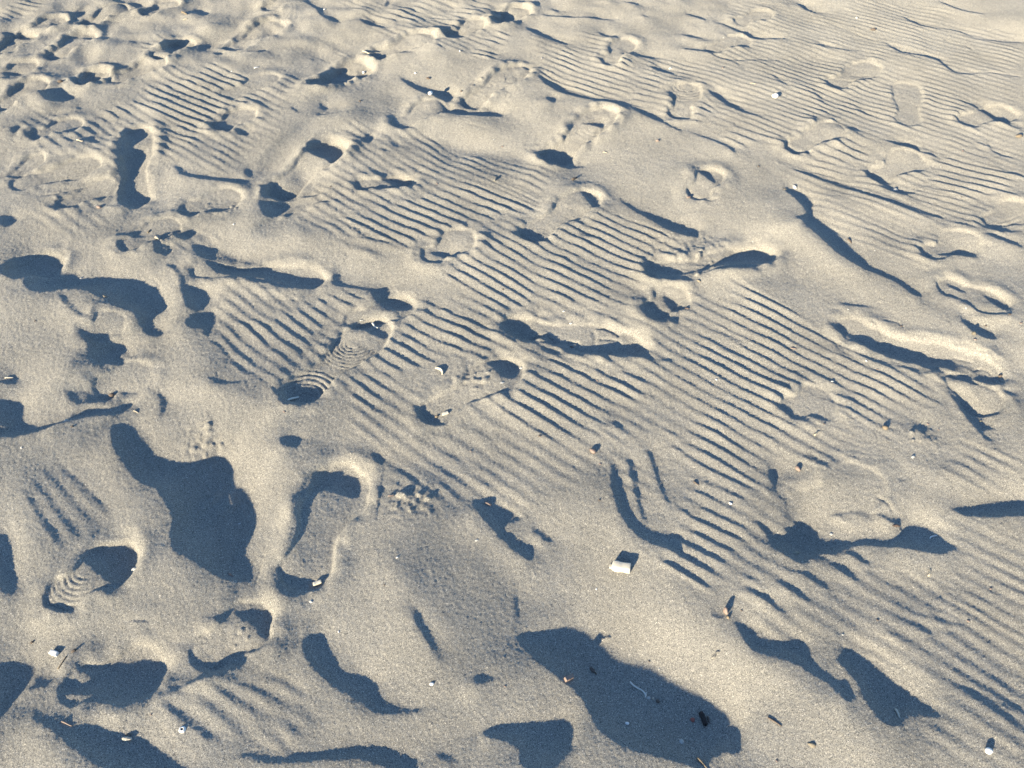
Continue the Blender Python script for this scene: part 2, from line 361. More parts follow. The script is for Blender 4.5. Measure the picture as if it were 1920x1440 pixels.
rip(C, (1000, 0), (1500, 60), (860, 120), (1150, 230), 0, .9); rip(C, (1150, 300), (1420, 350), (1160, 420), (1380, 440), 0, .5)
for q4, am in ((((600, 300), (1240, 450), (560, 420), (1160, 570)), .5), (((900, 520), (1500, 700), (760, 620), (1180, 830)), .5), (((1280, 540), (1760, 720), (1120, 720), (1560, 880)), .6),
               (((1300, 860), (1640, 960), (1310, 1000), (1500, 1130)), .42), (((1400, 1010), (1900, 1130), (1380, 1120), (1900, 1330)), .42), (((300, 120), (560, 190), (150, 260), (420, 320)), .5),
               (((640, 230), (1040, 320), (620, 300), (960, 370)), .45), (((1000, 60), (1400, 140), (1020, 160), (1560, 300)), .5), (((1380, 0), (1900, 60), (1300, 180), (1900, 330)), .5),
               (((1500, 290), (1900, 330), (1480, 360), (1900, 440)), .5), (((420, 520), (800, 650), (400, 640), (560, 760)), .45), (((680, 700), (1130, 870), (660, 800), (980, 960)), .4),
               (((1500, 370), (1780, 450), (1560, 430), (1740, 500)), .4), (((40, 200), (280, 260), (30, 260), (220, 330)), .4), (((640, 0), (940, 30), (700, 60), (900, 110)), .5), (((300, 1290), (640, 1330), (330, 1340), (560, 1400)), .35)):
    rip(ident, *q4, 0, am)
# beyond the frame the ripples go on
for k in range(160):
    cx, cy = rng.uniform(-2.6, 2.6), rng.uniform(.1, 3.9); qx, qy = pix(cx, cy)
    w, h = rng.uniform(.12, .3), rng.uniform(.08, .2); ca = np.array([.80, -.60]); na = np.array([.60, .80]); c0 = np.array([cx, cy])
    qx, qy = pix(*np.array([c0+i*w*ca+j*h*na for i in (-1, 0, 1) for j in (-1, 0, 1)]).T)
    if np.any((qx > -40) & (qx < 1960) & (qy > -30) & (qy < 1470)): continue
    RIP.append((['g', c0-w*ca+h*na, c0+w*ca+h*na, c0-w*ca-h*na, c0+w*ca-h*na], 0, rng.uniform(.5, 1)))
# pressed shoe prints: heel, toe (pixels), half width (m), depth (m), rim (m)
SOLES = [(ident(P(q)), w, d, r) for q, w, d, r in (
    ('548,750 722,596', .050, .0055, .0030), ('985,448 1115,356', .047, .0050, .0030), ('1272,224 1290,158', .046, .0040, .0022), ('562,1104 648,866', .058, .0036, .0036),
    ('1575,608 1880,706', .046, .0022, .0038), ('945,606 1205,648', .044, .0024, .0038), ('98,1140 255,1032', .047, .0050, .0040), ('795,782 972,682', .045, .0040, .0030),
    ('668,346 772,334', .036, .0045, .0030), ('510,362 640,262', .052, .0060, .0050), ('1025,298 1145,206', .052, .0045, .0045), ('1303,368 1342,318', .040, .0040, .0035),
    ('1702,236 1702,154', .047, .0025, .0008), ('1480,284 1572,238', .046, .0035, .0025), ('1640,332 1722,290', .050, .0030, .0025), ('368,1238 508,1148', .046, .0030, .0040),
    ('120,1288 300,1252', .050, .0015, .0035), ('1215,592 1278,538', .042, .0040, .0035), ('1212,512 1450,470', .046, .0020, .0040), ('872,192 985,125', .048, .0045, .0040),
    ('-10,204 82,150', .050, .0045, .0035), ('-10,146 64,114', .046, .0045, .0035), ('22,344 192,308', .046, .0035, .0030), ('250,384 262,238', .042, .0018, .0045), ('22,330 78,292', .030, .0045, .0030),
    ('145,158 198,128', .046, .0050, .0045), ('296,112 352,72', .046, .0060, .0045), ('96,108 168,58', .046, .0050, .0045), ('36,64 122,34', .046, .0050, .0040), ('428,92 522,40', .050, .0045, .0045),
    ('588,164 688,108', .050, .0060, .0045), ('158,48 232,8', .046, .0050, .0040), ('-5,100 58,58', .046, .0050, .0040), ('360,500 606,522', .040, .0015, .0035), ('800,490 882,438', .046, .0040, .0035),
    ('650,602 775,560', .044, .0030, .0030), ('18,524 112,484', .050, .0020, .0040), ('500,20 566,-12', .046, .0050, .0040), ('270,30 330,0', .046, .0050, .0040), ('210,150 312,112', .044, .0040, .0035),
    ('405,248 470,205', .046, .0040, .0035), ('340,395 450,360', .046, .0030, .0030), ('230,470 330,415', .046, .0035, .0035), ('1140,120 1180,72', .042, .0035, .0025), ('700,100 812,66', .046, .0045, .0040),
    ('840,70 905,38', .042, .0045, .0035), ('930,45 985,8', .046, .0055, .0045), ('1330,95 1400,70', .044, .0030, .0020), ('1380,40 1445,20', .044, .0030, .0015), ('1560,160 1640,118', .046, .0030, .0020),
    ('1470,765 1560,745', .046, .0025, .0030), ('1490,960 1650,895', .050, .0004, .0030), ('180,735 275,692', .046, .0012, .0040), ('165,640 232,600', .042, .0015, .0030),
    ('1850,420 1930,385', .046, .0035, .0025), ('1800,230 1900,205', .046, .0030, .0020), ('60,260 150,225', .046, .0035, .0030),
    ('110,390 215,345', .046, .0035, .0030), ('420,180 520,140', .046, .0020, .0015), ('740,235 830,190', .050, .0030, .0030), ('1780,700 1870,770', .046, .0035, .0030), ('1730,480 1830,445', .046, .0030, .0025),
    ('1760,530 1890,580', .046, .0035, .0030))]
for k in range(60):
    cx, cy = rng.uniform(-2.8, 2.8), rng.uniform(-.3, 4.2); qx, qy = pix(cx, max(cy, -.2)); a_ = rng.uniform(-.9, .9)
    if -360 < qx < 2280 and -110 < qy < 1900: continue
    SOLES.append((['g', np.array([cx, cy])-.14*np.array([math.sin(a_), math.cos(a_)]), np.array([cx, cy])+.14*np.array([math.sin(a_), math.cos(a_)])], .047, .005, .004))
# sole patterns: fine parallel ribs in a four-cornered patch, rings of ribs, single grooves, crumbled patches
HATCH = []
def hatch(t, a, b, c, d, n, amp=.5): HATCH.append((t([a, b, c, d]), n, amp))
z = tile(200, 80, 6.4); hatch(z, (370, 250), (380, 330), (740, 200), (760, 270), 22, .45); hatch(z, (60, 730), (100, 740), (-160, 760), (-100, 830), 12, .6)
hatch(A, (170, 910), (190, 940), (30, 970), (50, 1010), 12, .6); hatch(A, (160, 350), (200, 390), (0, 370), (40, 430), 14, .5)
hatch(A, (30, 520), (120, 560), (0, 600), (90, 610), 7, .4); hatch(A, (320, 960), (520, 940), (290, 1030), (480, 1020), 7, .3); hatch(A, (300, 960), (300, 1040), (520, 940), (500, 1020), 14, .3)
hatch(A, (200, 700), (220, 760), (330, 690), (340, 740), 8, .25)
z = tile(1000, 60, 6.4); hatch(z, (840, 980), (880, 1050), (610, 1060), (640, 1110), 9, .8); hatch(z, (1570, 930), (1660, 790), (1660, 950), (1740, 790), 5, .5)
hatch(E, (560, 730), (640, 770), (470, 830), (550, 900), 12, .45); hatch(E, (650, 660), (850, 740), (690, 740), (770, 780), 8, .5)
hatch(E, (1440, 400), (1560, 420), (1450, 440), (1600, 460), 7, .4)
z = tile(400, 520, 6.4); hatch(z, (1260, 960), (1090, 1120), (1390, 960), (1130, 1200), 5, .6); hatch(z, (1100, 830), (1180, 890), (800, 1260), (860, 1330), 19, .55)
hatch(B, (250, 965), (270, 990), (380, 975), (390, 1000), 9, .8); hatch(B, (100, 1030), (110, 1060), (300, 1040), (310, 1060), 12, .7); hatch(B, (100, 955), (110, 975), (240, 960), (250, 980), 8, .5)
hatch(F, (1110, 380), (1240, 400), (1150, 450), (1250, 440), 6, .25); hatch(B, (0, 1010), (40, 1060), (0, 1080), (20, 1090), 3, .4)
# rings: centre, a pixel on the outermost ring, number of rings, direction of the middle of the arc (pixel), half-opening in degrees, strength
RINGS = [((664, 640), (648, 690), 9, (636, 680), 95, .70), ((571, 742), (545, 700), 6, (578, 700), 90, .70), ((1078, 384), (1098, 412), 8, (1060, 410), 120, .30),
         ((1008, 441), (1030, 425), 6, (1030, 430), 100, .55), ((1285, 164), (1262, 185), 6, (1270, 190), 100, .45), ((1262, 222), (1275, 208), 4, (1275, 212), 90, .5),
         ((170, 1075), (85, 1140), 9, (120, 1135), 50, .42), ((1112, 240), (1120, 262), 4, (1112, 262), 80, .4)]
GROOVE = [(t(P(s)), w, d) for t, s, w, d in (
    (F, '1045,360 1085,375 1115,405 1138,455', .0016, .0022), (F, '1105,362 1160,360 1215,372 1252,410', .0016, .002), (F, '1525,495 1590,495 1645,520 1668,550', .0018, .0025),
    (F, '1640,630 1680,618 1720,625 1765,660', .0018, .003), (F, '1525,550 1580,565 1650,585', .0022, .003), (F, '1680,540 1720,545 1760,580 1772,605', .002, .003),
    (C, '585,780 590,815 620,848 680,860 760,856', .003, .004), (C, '25,1045 45,1085 100,1115 160,1122 220,1110', .003, .004), (F, '1080,1345 1130,1370 1165,1405 1185,1440', .002, .003),
    (C, '1745,1250 1800,1235 1870,1215 1920,1195', .002, .002), (C, '1745,1250 1790,1258 1860,1245 1920,1220', .003, .003), (C, '940,415 1010,418 1060,408', .003, .003), (C, '875,438 950,448 1025,440', .003, .003),
    (C, '1680,405 1780,410 1920,432', .004, .004), (C, '830,125 950,170 1110,232', .003, .003), (C, '1450,205 1520,235 1600,250 1650,290', .003, .003), (Dt, '855,110 885,150 900,195', .0016, .0014),
    (E, '1060,470 1100,440 1160,430 1205,468 1150,478 1080,478', .0025, .005), (E, '1235,470 1330,468 1340,490 1320,515', .0025, .005), (E, '1430,390 1480,388 1560,425 1560,440', .003, .004),
    (E, '1430,450 1520,450 1560,460 1570,490', .003, .003), (E, '1425,500 1430,440 1420,400', .004, .003),
    (A, '200,1100 330,1090 520,1045 650,985', .003, .003), (A, '400,165 560,120 720,110', .004, .003), (B, '840,720 700,690', .002, .002),
    (Hh, '1465,690 1490,685 1520,672', .002, -.004))]
CRUMB = [(P(s), a) for s, a in (('345,790 400,775 425,810 415,855 370,860 345,835', .0042), ('725,915 800,905 840,925 790,965 735,985 720,950', .0035), ('840,680 900,690 950,710 900,740 850,730', .0026),
         ('370,1170 460,1160 490,1200 450,1235 360,1235', .0012), ('1210,480 1300,410 1380,450 1320,495 1230,505', .0034), ('280,430 340,430 340,470 280,475', .003), ('590,110 680,125 690,150 600,165', .003),
         ('370,370 450,370 450,410 380,410', .002), ('1690,800 1760,790 1770,850 1700,850', .0015), ('420,0 560,20 540,60 430,70', .0012), ('850,150 1000,120 980,190 880,200', .0018))]

# ------------------------------------------------------------------ solve the lie of the sand in light-aligned axes (s along the light, t across)
TAN = math.tan(SUN_EL); SC = TAN/.364                           # slopes below are written for a sun 20 degrees up
SV = np.array([math.sin(SUN_AZ), math.cos(SUN_AZ)]); TV = np.array([SV[1], -SV[0]])
D = 0.0036; S0, TT0 = -1.1, -4.3; NS, NT = 1680, 1575
def inside(poly, qx, qy):
    poly = np.asarray(poly); c = np.zeros(np.broadcast(qx, qy).shape, bool)
    x0, y0 = poly[-1]
    for x1, y1 in poly:
        if y1 != y0:
            c ^= ((qy < y1) != (qy < y0)) & (qx < (x0-x1)*(qy-y1)/(y0-y1)+x1)
        x0, y0 = x1, y1
    return c
def raster(mask, poly_ground, val=True):
    s = (poly_ground@SV-S0)/D; t = (poly_ground@TV-TT0)/D
    a0, a1 = max(int(s.min())-1, 0), min(int(s.max())+2, NS); b0, b1 = max(int(t.min())-1, 0), min(int(t.max())+2, NT)
    if a1 <= a0 or b1 <= b0: return
    m = inside(np.stack([s, t], -1), np.arange(a0, a1)[:, None], np.arange(b0, b1)[None, :])
    mask[a0:a1, b0:b1][m] = val
def smooth_poly(pts):                                           # two rounds of corner cutting: hand-drawn outlines become soft
    p = np.asarray(pts, float)
    for _ in range(2):
        q = np.roll(p, -1, 0); p = np.stack([.8*p+.2*q, .2*p+.8*q], 1).reshape(-1, 2)
    return p
shadow = np.zeros((NS, NT), bool)
for poly in SH: raster(shadow, ground(smooth_poly(poly)))
for poly in LITHOLES: raster(shadow, ground(smooth_poly(poly)), False)
kind = np.zeros((NS, NT), np.int8)
for poly in BRIGHT: raster(kind, ground(smooth_poly(poly)), 1)
for poly in DIM: raster(kind, ground(smooth_poly(poly)), 2)
rmask = np.zeros((NS, NT), bool)
for pts, n, amp in RIP:
    q4 = np.array(pts[1:], float) if isinstance(pts[0], str) else ground(np.array(pts)); raster(rmask, q4[[0, 1, 3, 2]])
gs = S0+D*np.arange(NS)[:, None]; gt = TT0+D*np.arange(NT)[None, :]
GX = gs*SV[0]+gt*TV[0]; GY = gs*SV[1]+gt*TV[1]
# footprints beyond the edges of the photograph: more of the same, at random
PX, PY = pix(GX, np.maximum(GY, -.25))
outside = (PX < -60) | (PX > 1980) | (PY < -40) | (PY > 1500) | (GY < -.2)
extra = np.zeros((NS, NT), bool)
for _ in range(330):
    cx, cy = rng.uniform(-3.2, 3.2), rng.uniform(-.8, 4.6)
    n = 9; ang = np.arange(n)/n*2*math.pi; w = rng.uniform(.02, .05); l = w*rng.uniform(1, 3.6); a = rng.uniform(0, math.pi)
    r = rng.uniform(.65, 1.25, n); ex, ey = l*np.cos(ang)*r, w*np.sin(ang)*r
    raster(extra, smooth_poly(np.stack([cx+ex*math.cos(a)-ey*math.sin(a), cy+ex*math.sin(a)+ey*math.cos(a)], -1)))
shadow |= extra & outside
# slope wanted inside every stretch of shade: it dips below the sun line and comes back to it at the far end
idx = np.arange(NS)[:, None]
start = np.where(shadow & ~np.vstack([np.zeros((1, NT), bool), shadow[:-1]]), idx, -1); start = np.maximum.accumulate(start, 0)
endm = np.where(shadow & ~np.vstack([shadow[1:], np.zeros((1, NT), bool)]), idx, NS+5)
endm = np.minimum.accumulate(endm[::-1], 0)[::-1]
frac = np.where(shadow, (idx-start+.5)/np.maximum(endm-start+1, 1), 0)
DEEP = .34*SC
gsh = -TAN - DEEP*np.cos(math.pi*frac) - .02*SC
ks = 2*math.pi*np.fft.fftfreq(NS, D)[:, None]; kt = 2*math.pi*np.fft.rfftfreq(NT, D)[None, :]
k2 = ks**2+kt**2; BETA = .10; EPS = 5.0; GAM = (0.0024)**2
den = ks**2+BETA*kt**2+EPS+GAM*k2*k2*.6
def blur(m, r):
    return np.fft.irfft2(np.fft.rfft2(m)*np.exp(-.5*k2*r*r), s=(NS, NT))
wb = np.clip(blur((kind == 1).astype(float), .010), 0, 1); wd = np.clip(blur((kind == 2).astype(float), .012), 0, 1)
und = blur(rng.normal(size=(NS, NT)), .030); und *= .045/und.std()      # the sand is never quite even
# a bank leans over gently before its shade begins and faces the light where the shade ends
nxt = np.where(shadow & ~np.vstack([np.zeros((1, NT), bool), shadow[:-1]]), idx, NS+999); nxt = np.minimum.accumulate(nxt[::-1], 0)[::-1]
lst = np.where(shadow & ~np.vstack([shadow[1:], np.zeros((1, NT), bool)]), idx, -999); lst = np.maximum.accumulate(lst, 0)
runlen = np.where(shadow, endm-start+1, 0)
cols_ = np.arange(NT)[None, :]
Lb = np.where(nxt < NS, runlen[np.clip(nxt, 0, NS-1), cols_], 1)*D; La = np.where(lst >= 0, runlen[np.clip(lst, 0, NS-1), cols_], 1)*D
wbef = np.exp(-((nxt-idx)*D/(.40*Lb+.004))**2); waft = np.exp(-((idx-lst)*D/(.75*La+.008))**2)*np.clip(La/.03, 0, 1)
wbef = np.where(shadow, 0, wbef); waft = np.where(shadow, 0, waft)
wr = np.clip(blur(rmask.astype(float), .012), 0, 1)*(1-wbef)*(1-waft)
lo = -.16+wb*.27-wd*.08+und-.14*wbef+.27*waft+.06*wr; hi = .28+wb*.20-wd*.44+und-.42*wbef+.14*waft-.26*wr
lo = lo*SC*.85; hi = hi*SC*.85; lo = blur(lo, .005); hi = np.maximum(blur(hi, .005), lo+.02)
U = np.zeros((NS, NT)); V = np.where(shadow, gsh, .05*SC)
for it in range(26):
    Hf = (-1j*ks*np.fft.rfft2(V-U))/den
    hs = np.fft.irfft2(1j*ks*Hf, s=(NS, NT))
    W = hs+U
    V = np.where(shadow, gsh, np.clip(W, lo, hi))
    U = W-V
base = np.fft.irfft2(Hf, s=(NS, NT))
if globals().get('CHECK'):
    q = base+TAN*gs; sh = q < np.maximum.accumulate(q, 0)-2e-4
    v = ~outside
    print('IoU', (sh & shadow & v).sum()/((sh | shadow) & v).sum(), 'h', base[v].min(), base[v].max(), 'time', time.time()-T0)
def sample(G, X, Y):                                            # cubic B-spline lookup on the light-aligned grid
    s = np.clip((X*SV[0]+Y*SV[1]-S0)/D, 2, NS-4); t = np.clip((X*TV[0]+Y*TV[1]-TT0)/D, 2, NT-4)
    i = np.floor(s).astype(np.int32); j = np.floor(t).astype(np.int32); a = s-i; b = t-j
    wf = lambda f: ((1-f)**3/6, (3*f**3-6*f**2+4)/6, (-3*f**3+3*f**2+3*f+1)/6, f**3/6)
    wa, wb = wf(a), wf(b); out = np.zeros_like(X)
    for m in range(4):
        for n in range(4): out += wa[m]*wb[n]*G[i+m-1, j+n-1]
    return out

# ------------------------------------------------------------------ wind ripples, sole patterns, crumbled patches
def vnoise(X, Y, scale, seed):                                  # smooth value noise, about -1..1
    r = np.random.default_rng(seed).uniform(-1, 1, (256, 256)); x = X/scale; y = Y/scale
    i = np.floor(x).astype(int); j = np.floor(y).astype(int); a = x-i; b = y-j
    a = a*a*(3-2*a); b = b*b*(3-2*b); i0, i1, j0, j1 = i % 256, (i+1) % 256, j % 256, (j+1) % 256
    return (r[i0, j0]*(1-a)+r[i1, j0]*a)*(1-b)+(r[i0, j1]*(1-a)+r[i1, j1]*a)*b
def sstep(a, b, x):
    q = np.clip((x-a)/(b-a), 0, 1); return q*q*(3-2*q)
def quad_uv(q, X, Y):
    a, b, c, d = q; e = b-a; f = c-a; g = a-b-c+d
    det = e[0]*f[1]-e[1]*f[0]
    u = ((X-a[0])*f[1]-(Y-a[1])*f[0])/det; v = (e[0]*(Y-a[1])-e[1]*(X-a[0]))/det
    for _ in range(6):
        rx = a[0]+u*e[0]+v*f[0]+u*v*g[0]-X; ry = a[1]+u*e[1]+v*f[1]+u*v*g[1]-Y
        j00 = e[0]+v*g[0]; j01 = f[0]+u*g[0]; j10 = e[1]+v*g[1]; j11 = f[1]+u*g[1]; dd = j00*j11-j01*j10
        dd = np.where(np.abs(dd) < 1e-7, 1e-7, dd)
        u = np.clip(u-(rx*j11-ry*j01)/dd, -2, 3); v = np.clip(v-(j00*ry-j10*rx)/dd, -2, 3)
    return u, v
def relief(X, Y):
    """height of the sand at flat arrays of ground positions"""
    H = sample(base, X, Y)
    n1 = vnoise(X, Y, .055, 1); n2 = vnoise(X, Y, .02, 2); n3 = vnoise(X, Y, .008, 3)
    num = np.zeros_like(X); wsum = np.zeros_like(X)
    inside_sole = np.zeros_like(X); press = np.zeros_like(X)
    for pts, hw, dep, rim in SOLES:
        g = np.array(pts[1:], float) if isinstance(pts[0], str) else ground(np.array(pts)); ax_ = g[1]-g[0]; ln = np.hypot(*ax_); ax_ = ax_/ln; m = .07
        sel = np.where((X > g[:, 0].min()-m) & (X < g[:, 0].max()+m) & (Y > g[:, 1].min()-m) & (Y < g[:, 1].max()+m))[0]
        if len(sel) == 0: continue
        x, y = X[sel]-g[0, 0], Y[sel]-g[0, 1]; l = x*ax_[0]+y*ax_[1]; c = x*ax_[1]-y*ax_[0]; f = np.clip(l/ln, 0, 1)
        wid = hw*(.80-.22*np.exp(-((f-.36)/.16)**2)+.20*np.exp(-((f-.72)/.2)**2)); wid = np.where(f > .3, wid, wid*(1-.1*(.3-f)))
        cap = wid*.92; lc = np.clip(l, cap, ln-cap); sd = np.hypot(c, l-lc)-wid+.0035*n2[sel]+.004*n1[sel]
        ins = sstep(.0045, -.0045, sd); inside_sole[sel] = np.maximum(inside_sole[sel], ins)
        up = np.clip(.85+.75*n1[sel]+.4*n2[sel], .05, 1.9)
        if not isinstance(pts[0], str) and pts[0][1] < 330: dep, rim = dep*1.35, rim*1.3
        press[sel] += SC*1.15*(1.35*rim*up*np.exp(-((sd-.016)/.0175)**2)*(1-ins)-dep*ins*(1+.25*n2[sel]*ins))
    for pts, n, amp in sorted(RIP, key=lambda r: r[1] == 0):
        q = np.array(pts[1:], float) if isinstance(pts[0], str) else ground(np.array(pts))
        span = ((q[2]+q[3])-(q[0]+q[1]))/2; ln = np.hypot(*(q[1]-q[0])); ud = (q[1]-q[0])/ln
        height = abs(span[0]*ud[1]-span[1]*ud[0])
        free = n == 0
        if free: n = max(2, int(round(height/LAMBDA))+1)
        lam = height/(n-1)
        m = .05; sel = np.where((X > q[:, 0].min()-m) & (X < q[:, 0].max()+m) & (Y > q[:, 1].min()-m) & (Y < q[:, 1].max()+m))[0]
        if len(sel) == 0: continue
        x, y = X[sel], Y[sel]; u, v = quad_uv(q, x, y)
        eu = min(.030/ln, .22); ph = v*(n-1)+.10*n1[sel]+.025*n2[sel]
        wu = sstep(-eu*1.3, eu*1.6, u+n2[sel]*eu*.9)*sstep(-eu*1.3, eu*1.6, 1-u+n1[sel]*eu*.9)
        wv = sstep(-.62, -.22, ph)*sstep(-.62, -.22, n-1-ph)
        sgn = 1.0 if span@SV < 0 else -1.0
        if free:                                                  # the prevailing ripple train, one phase over the whole beach
            ph = -(x*.624+y*.781)/LAMBDA+.5*vnoise(x, y, .33, 5)+.10*n1[sel]; sgn = 1.0; lam = LAMBDA
        ph = -ph*sgn*2*math.pi
        sh_ = min(1.0, max(0.0, (amp-.35)/.4)); prof = -(np.sin(ph)+.28*sh_*np.sin(2*ph)+.07*sh_*np.sin(3*ph))*(1.35-.25*sh_)
        w = wu*wv*(np.clip(1-wsum[sel], 0, 1) if free else 1); a = amp*lam*.060*SC*np.clip(1+.5*n1[sel]+.22*n2[sel], .3, 1.6)
        num[sel] += w*a*prof; wsum[sel] += w
    H = H+num/np.maximum(wsum, 1)*(1-.85*inside_sole)+press
    for pts, n, amp in HATCH:
        q = ground(np.array(pts)); m = .01
        sel = np.where((X > q[:, 0].min()-m) & (X < q[:, 0].max()+m) & (Y > q[:, 1].min()-m) & (Y < q[:, 1].max()+m))[0]
        if len(sel) == 0: continue
        u, v = quad_uv(q, X[sel], Y[sel]); lam = np.hypot(*((q[2]+q[3]-q[0]-q[1])/2))/(n-1)
        w = sstep(-.04, .06, u)*sstep(-.04, .06, 1-u)*sstep(-.05, .03, v)*sstep(-.05, .03, 1-v)*np.clip(.9+.8*n2[sel], .1, 1)
        H[sel] -= w*amp*.36*lam*(.25+.75*inside_sole[sel])*np.clip(np.cos(2*math.pi*(v*(n-1)+.10*n3[sel]+.12*n2[sel])), -.35, 1)*np.clip(.85+.5*n3[sel], .2, 1.2)
    for c, o, n, dr, half, amp in RINGS:
        c = ground(c); R = np.hypot(*(ground(o)-c)); dv = ground(dr)-c; dv /= np.hypot(*dv)
        sel = np.where((np.abs(X-c[0]) < R*1.1) & (np.abs(Y-c[1]) < R*1.1))[0]
        if len(sel) == 0: continue
        x, y = X[sel]-c[0], Y[sel]-c[1]; r = np.hypot(x, y); ca = (x*dv[0]+y*dv[1])/np.maximum(r, 1e-6)
        w = sstep(math.cos(math.radians(half)), math.cos(math.radians(half*.85)), ca)*sstep(1.03, .97, r/R)*sstep(.12, .2, r/R)*np.clip(.9+.7*n2[sel], .1, 1)
        lam = R/n
        H[sel] -= w*amp*.36*lam*(.25+.75*inside_sole[sel])*np.clip(np.cos(2*math.pi*(r/lam+.10*n3[sel])), -.25, 1)*np.clip(.8+.5*n3[sel], .2, 1.2)
    for pts, wd_, dp in GROOVE:
        g = ground(np.array(pts)); m = .02
        sel = np.where((X > g[:, 0].min()-m) & (X < g[:, 0].max()+m) & (Y > g[:, 1].min()-m) & (Y < g[:, 1].max()+m))[0]
        if len(sel) == 0: continue
        x, y = X[sel], Y[sel]; dist = np.full(x.shape, 9.0); tt = np.zeros(x.shape)
        for k in range(len(g)-1):
            a, b = g[k], g[k+1]; e = b-a; s_ = np.clip(((x-a[0])*e[0]+(y-a[1])*e[1])/(e@e), 0, 1)
            d2 = np.hypot(x-a[0]-s_*e[0], y-a[1]-s_*e[1]); k_ = d2 < dist; dist[k_] = d2[k_]; tt[k_] = (k+s_[k_])/(len(g)-1)
        H[sel] -= dp*.7*np.exp(-(dist/wd_)**2/1.6)*sstep(0, .15, tt)*sstep(0, .15, 1-tt)
    for pts, amp in CRUMB:
        g = ground(smooth_poly(pts)); m = .03; cen = g.mean(0); R = np.abs(g-cen).max(0)
        sel = np.where((np.abs(X-cen[0]) < R[0]*1.4) & (np.abs(Y-cen[1]) < R[1]*1.4))[0]
        if len(sel) == 0: continue
        x, y = X[sel], Y[sel]; w = sstep(1.25, .6, np.hypot((x-cen[0])/R[0], (y-cen[1])/R[1])+.25*n2[sel])
        rr = np.random.default_rng(int(pts[0][0])); top = np.zeros(x.shape)
        for _ in range(34):                                       # clods of damp sand, some joined
            qx, qy = cen+R*rr.normal(0, .42, 2); r_ = (.0018+rr.exponential(.0017))*(amp/.003)**.5; k_ = np.where((np.abs(x-qx) < r_*1.3) & (np.abs(y-qy) < r_*1.3))[0]
            if len(k_) == 0: continue
            an = rr.uniform(0, 3.14); dx, dy = x[k_]-qx, y[k_]-qy; ex = dx*math.cos(an)+dy*math.sin(an); ey = (dy*math.cos(an)-dx*math.sin(an))*rr.uniform(1, 1.7)
            d2 = (ex*ex+ey*ey)/(r_*r_)+.55*n3[sel][k_]+.3*n2[sel][k_]
            top[k_] = np.maximum(top[k_], r_*rr.uniform(.3, .75)*np.clip(1-d2, 0, 1)**.7)
        H[sel] += top*np.clip(w*1.6, 0, 1)+w*amp*.3*n3[sel]
    H += .00030*n2+.00018*n3+.0006*n1
    qx_, qy_ = pix(X, np.maximum(Y, -.2)); tr = sstep(330, 120, qy_+.16*qx_)*sstep(-.3, .0, Y)      # the far corner is trodden over and over
    H += SC*tr*(.0085*vnoise(X*.8+Y*.6, Y*.8-X*.6, .085, 51)+.0045*vnoise(X, Y, .042, 52)) + SC*.0022*vnoise(X*.6-Y*.8, X*.8+Y*.6, .10, 53)
    return H

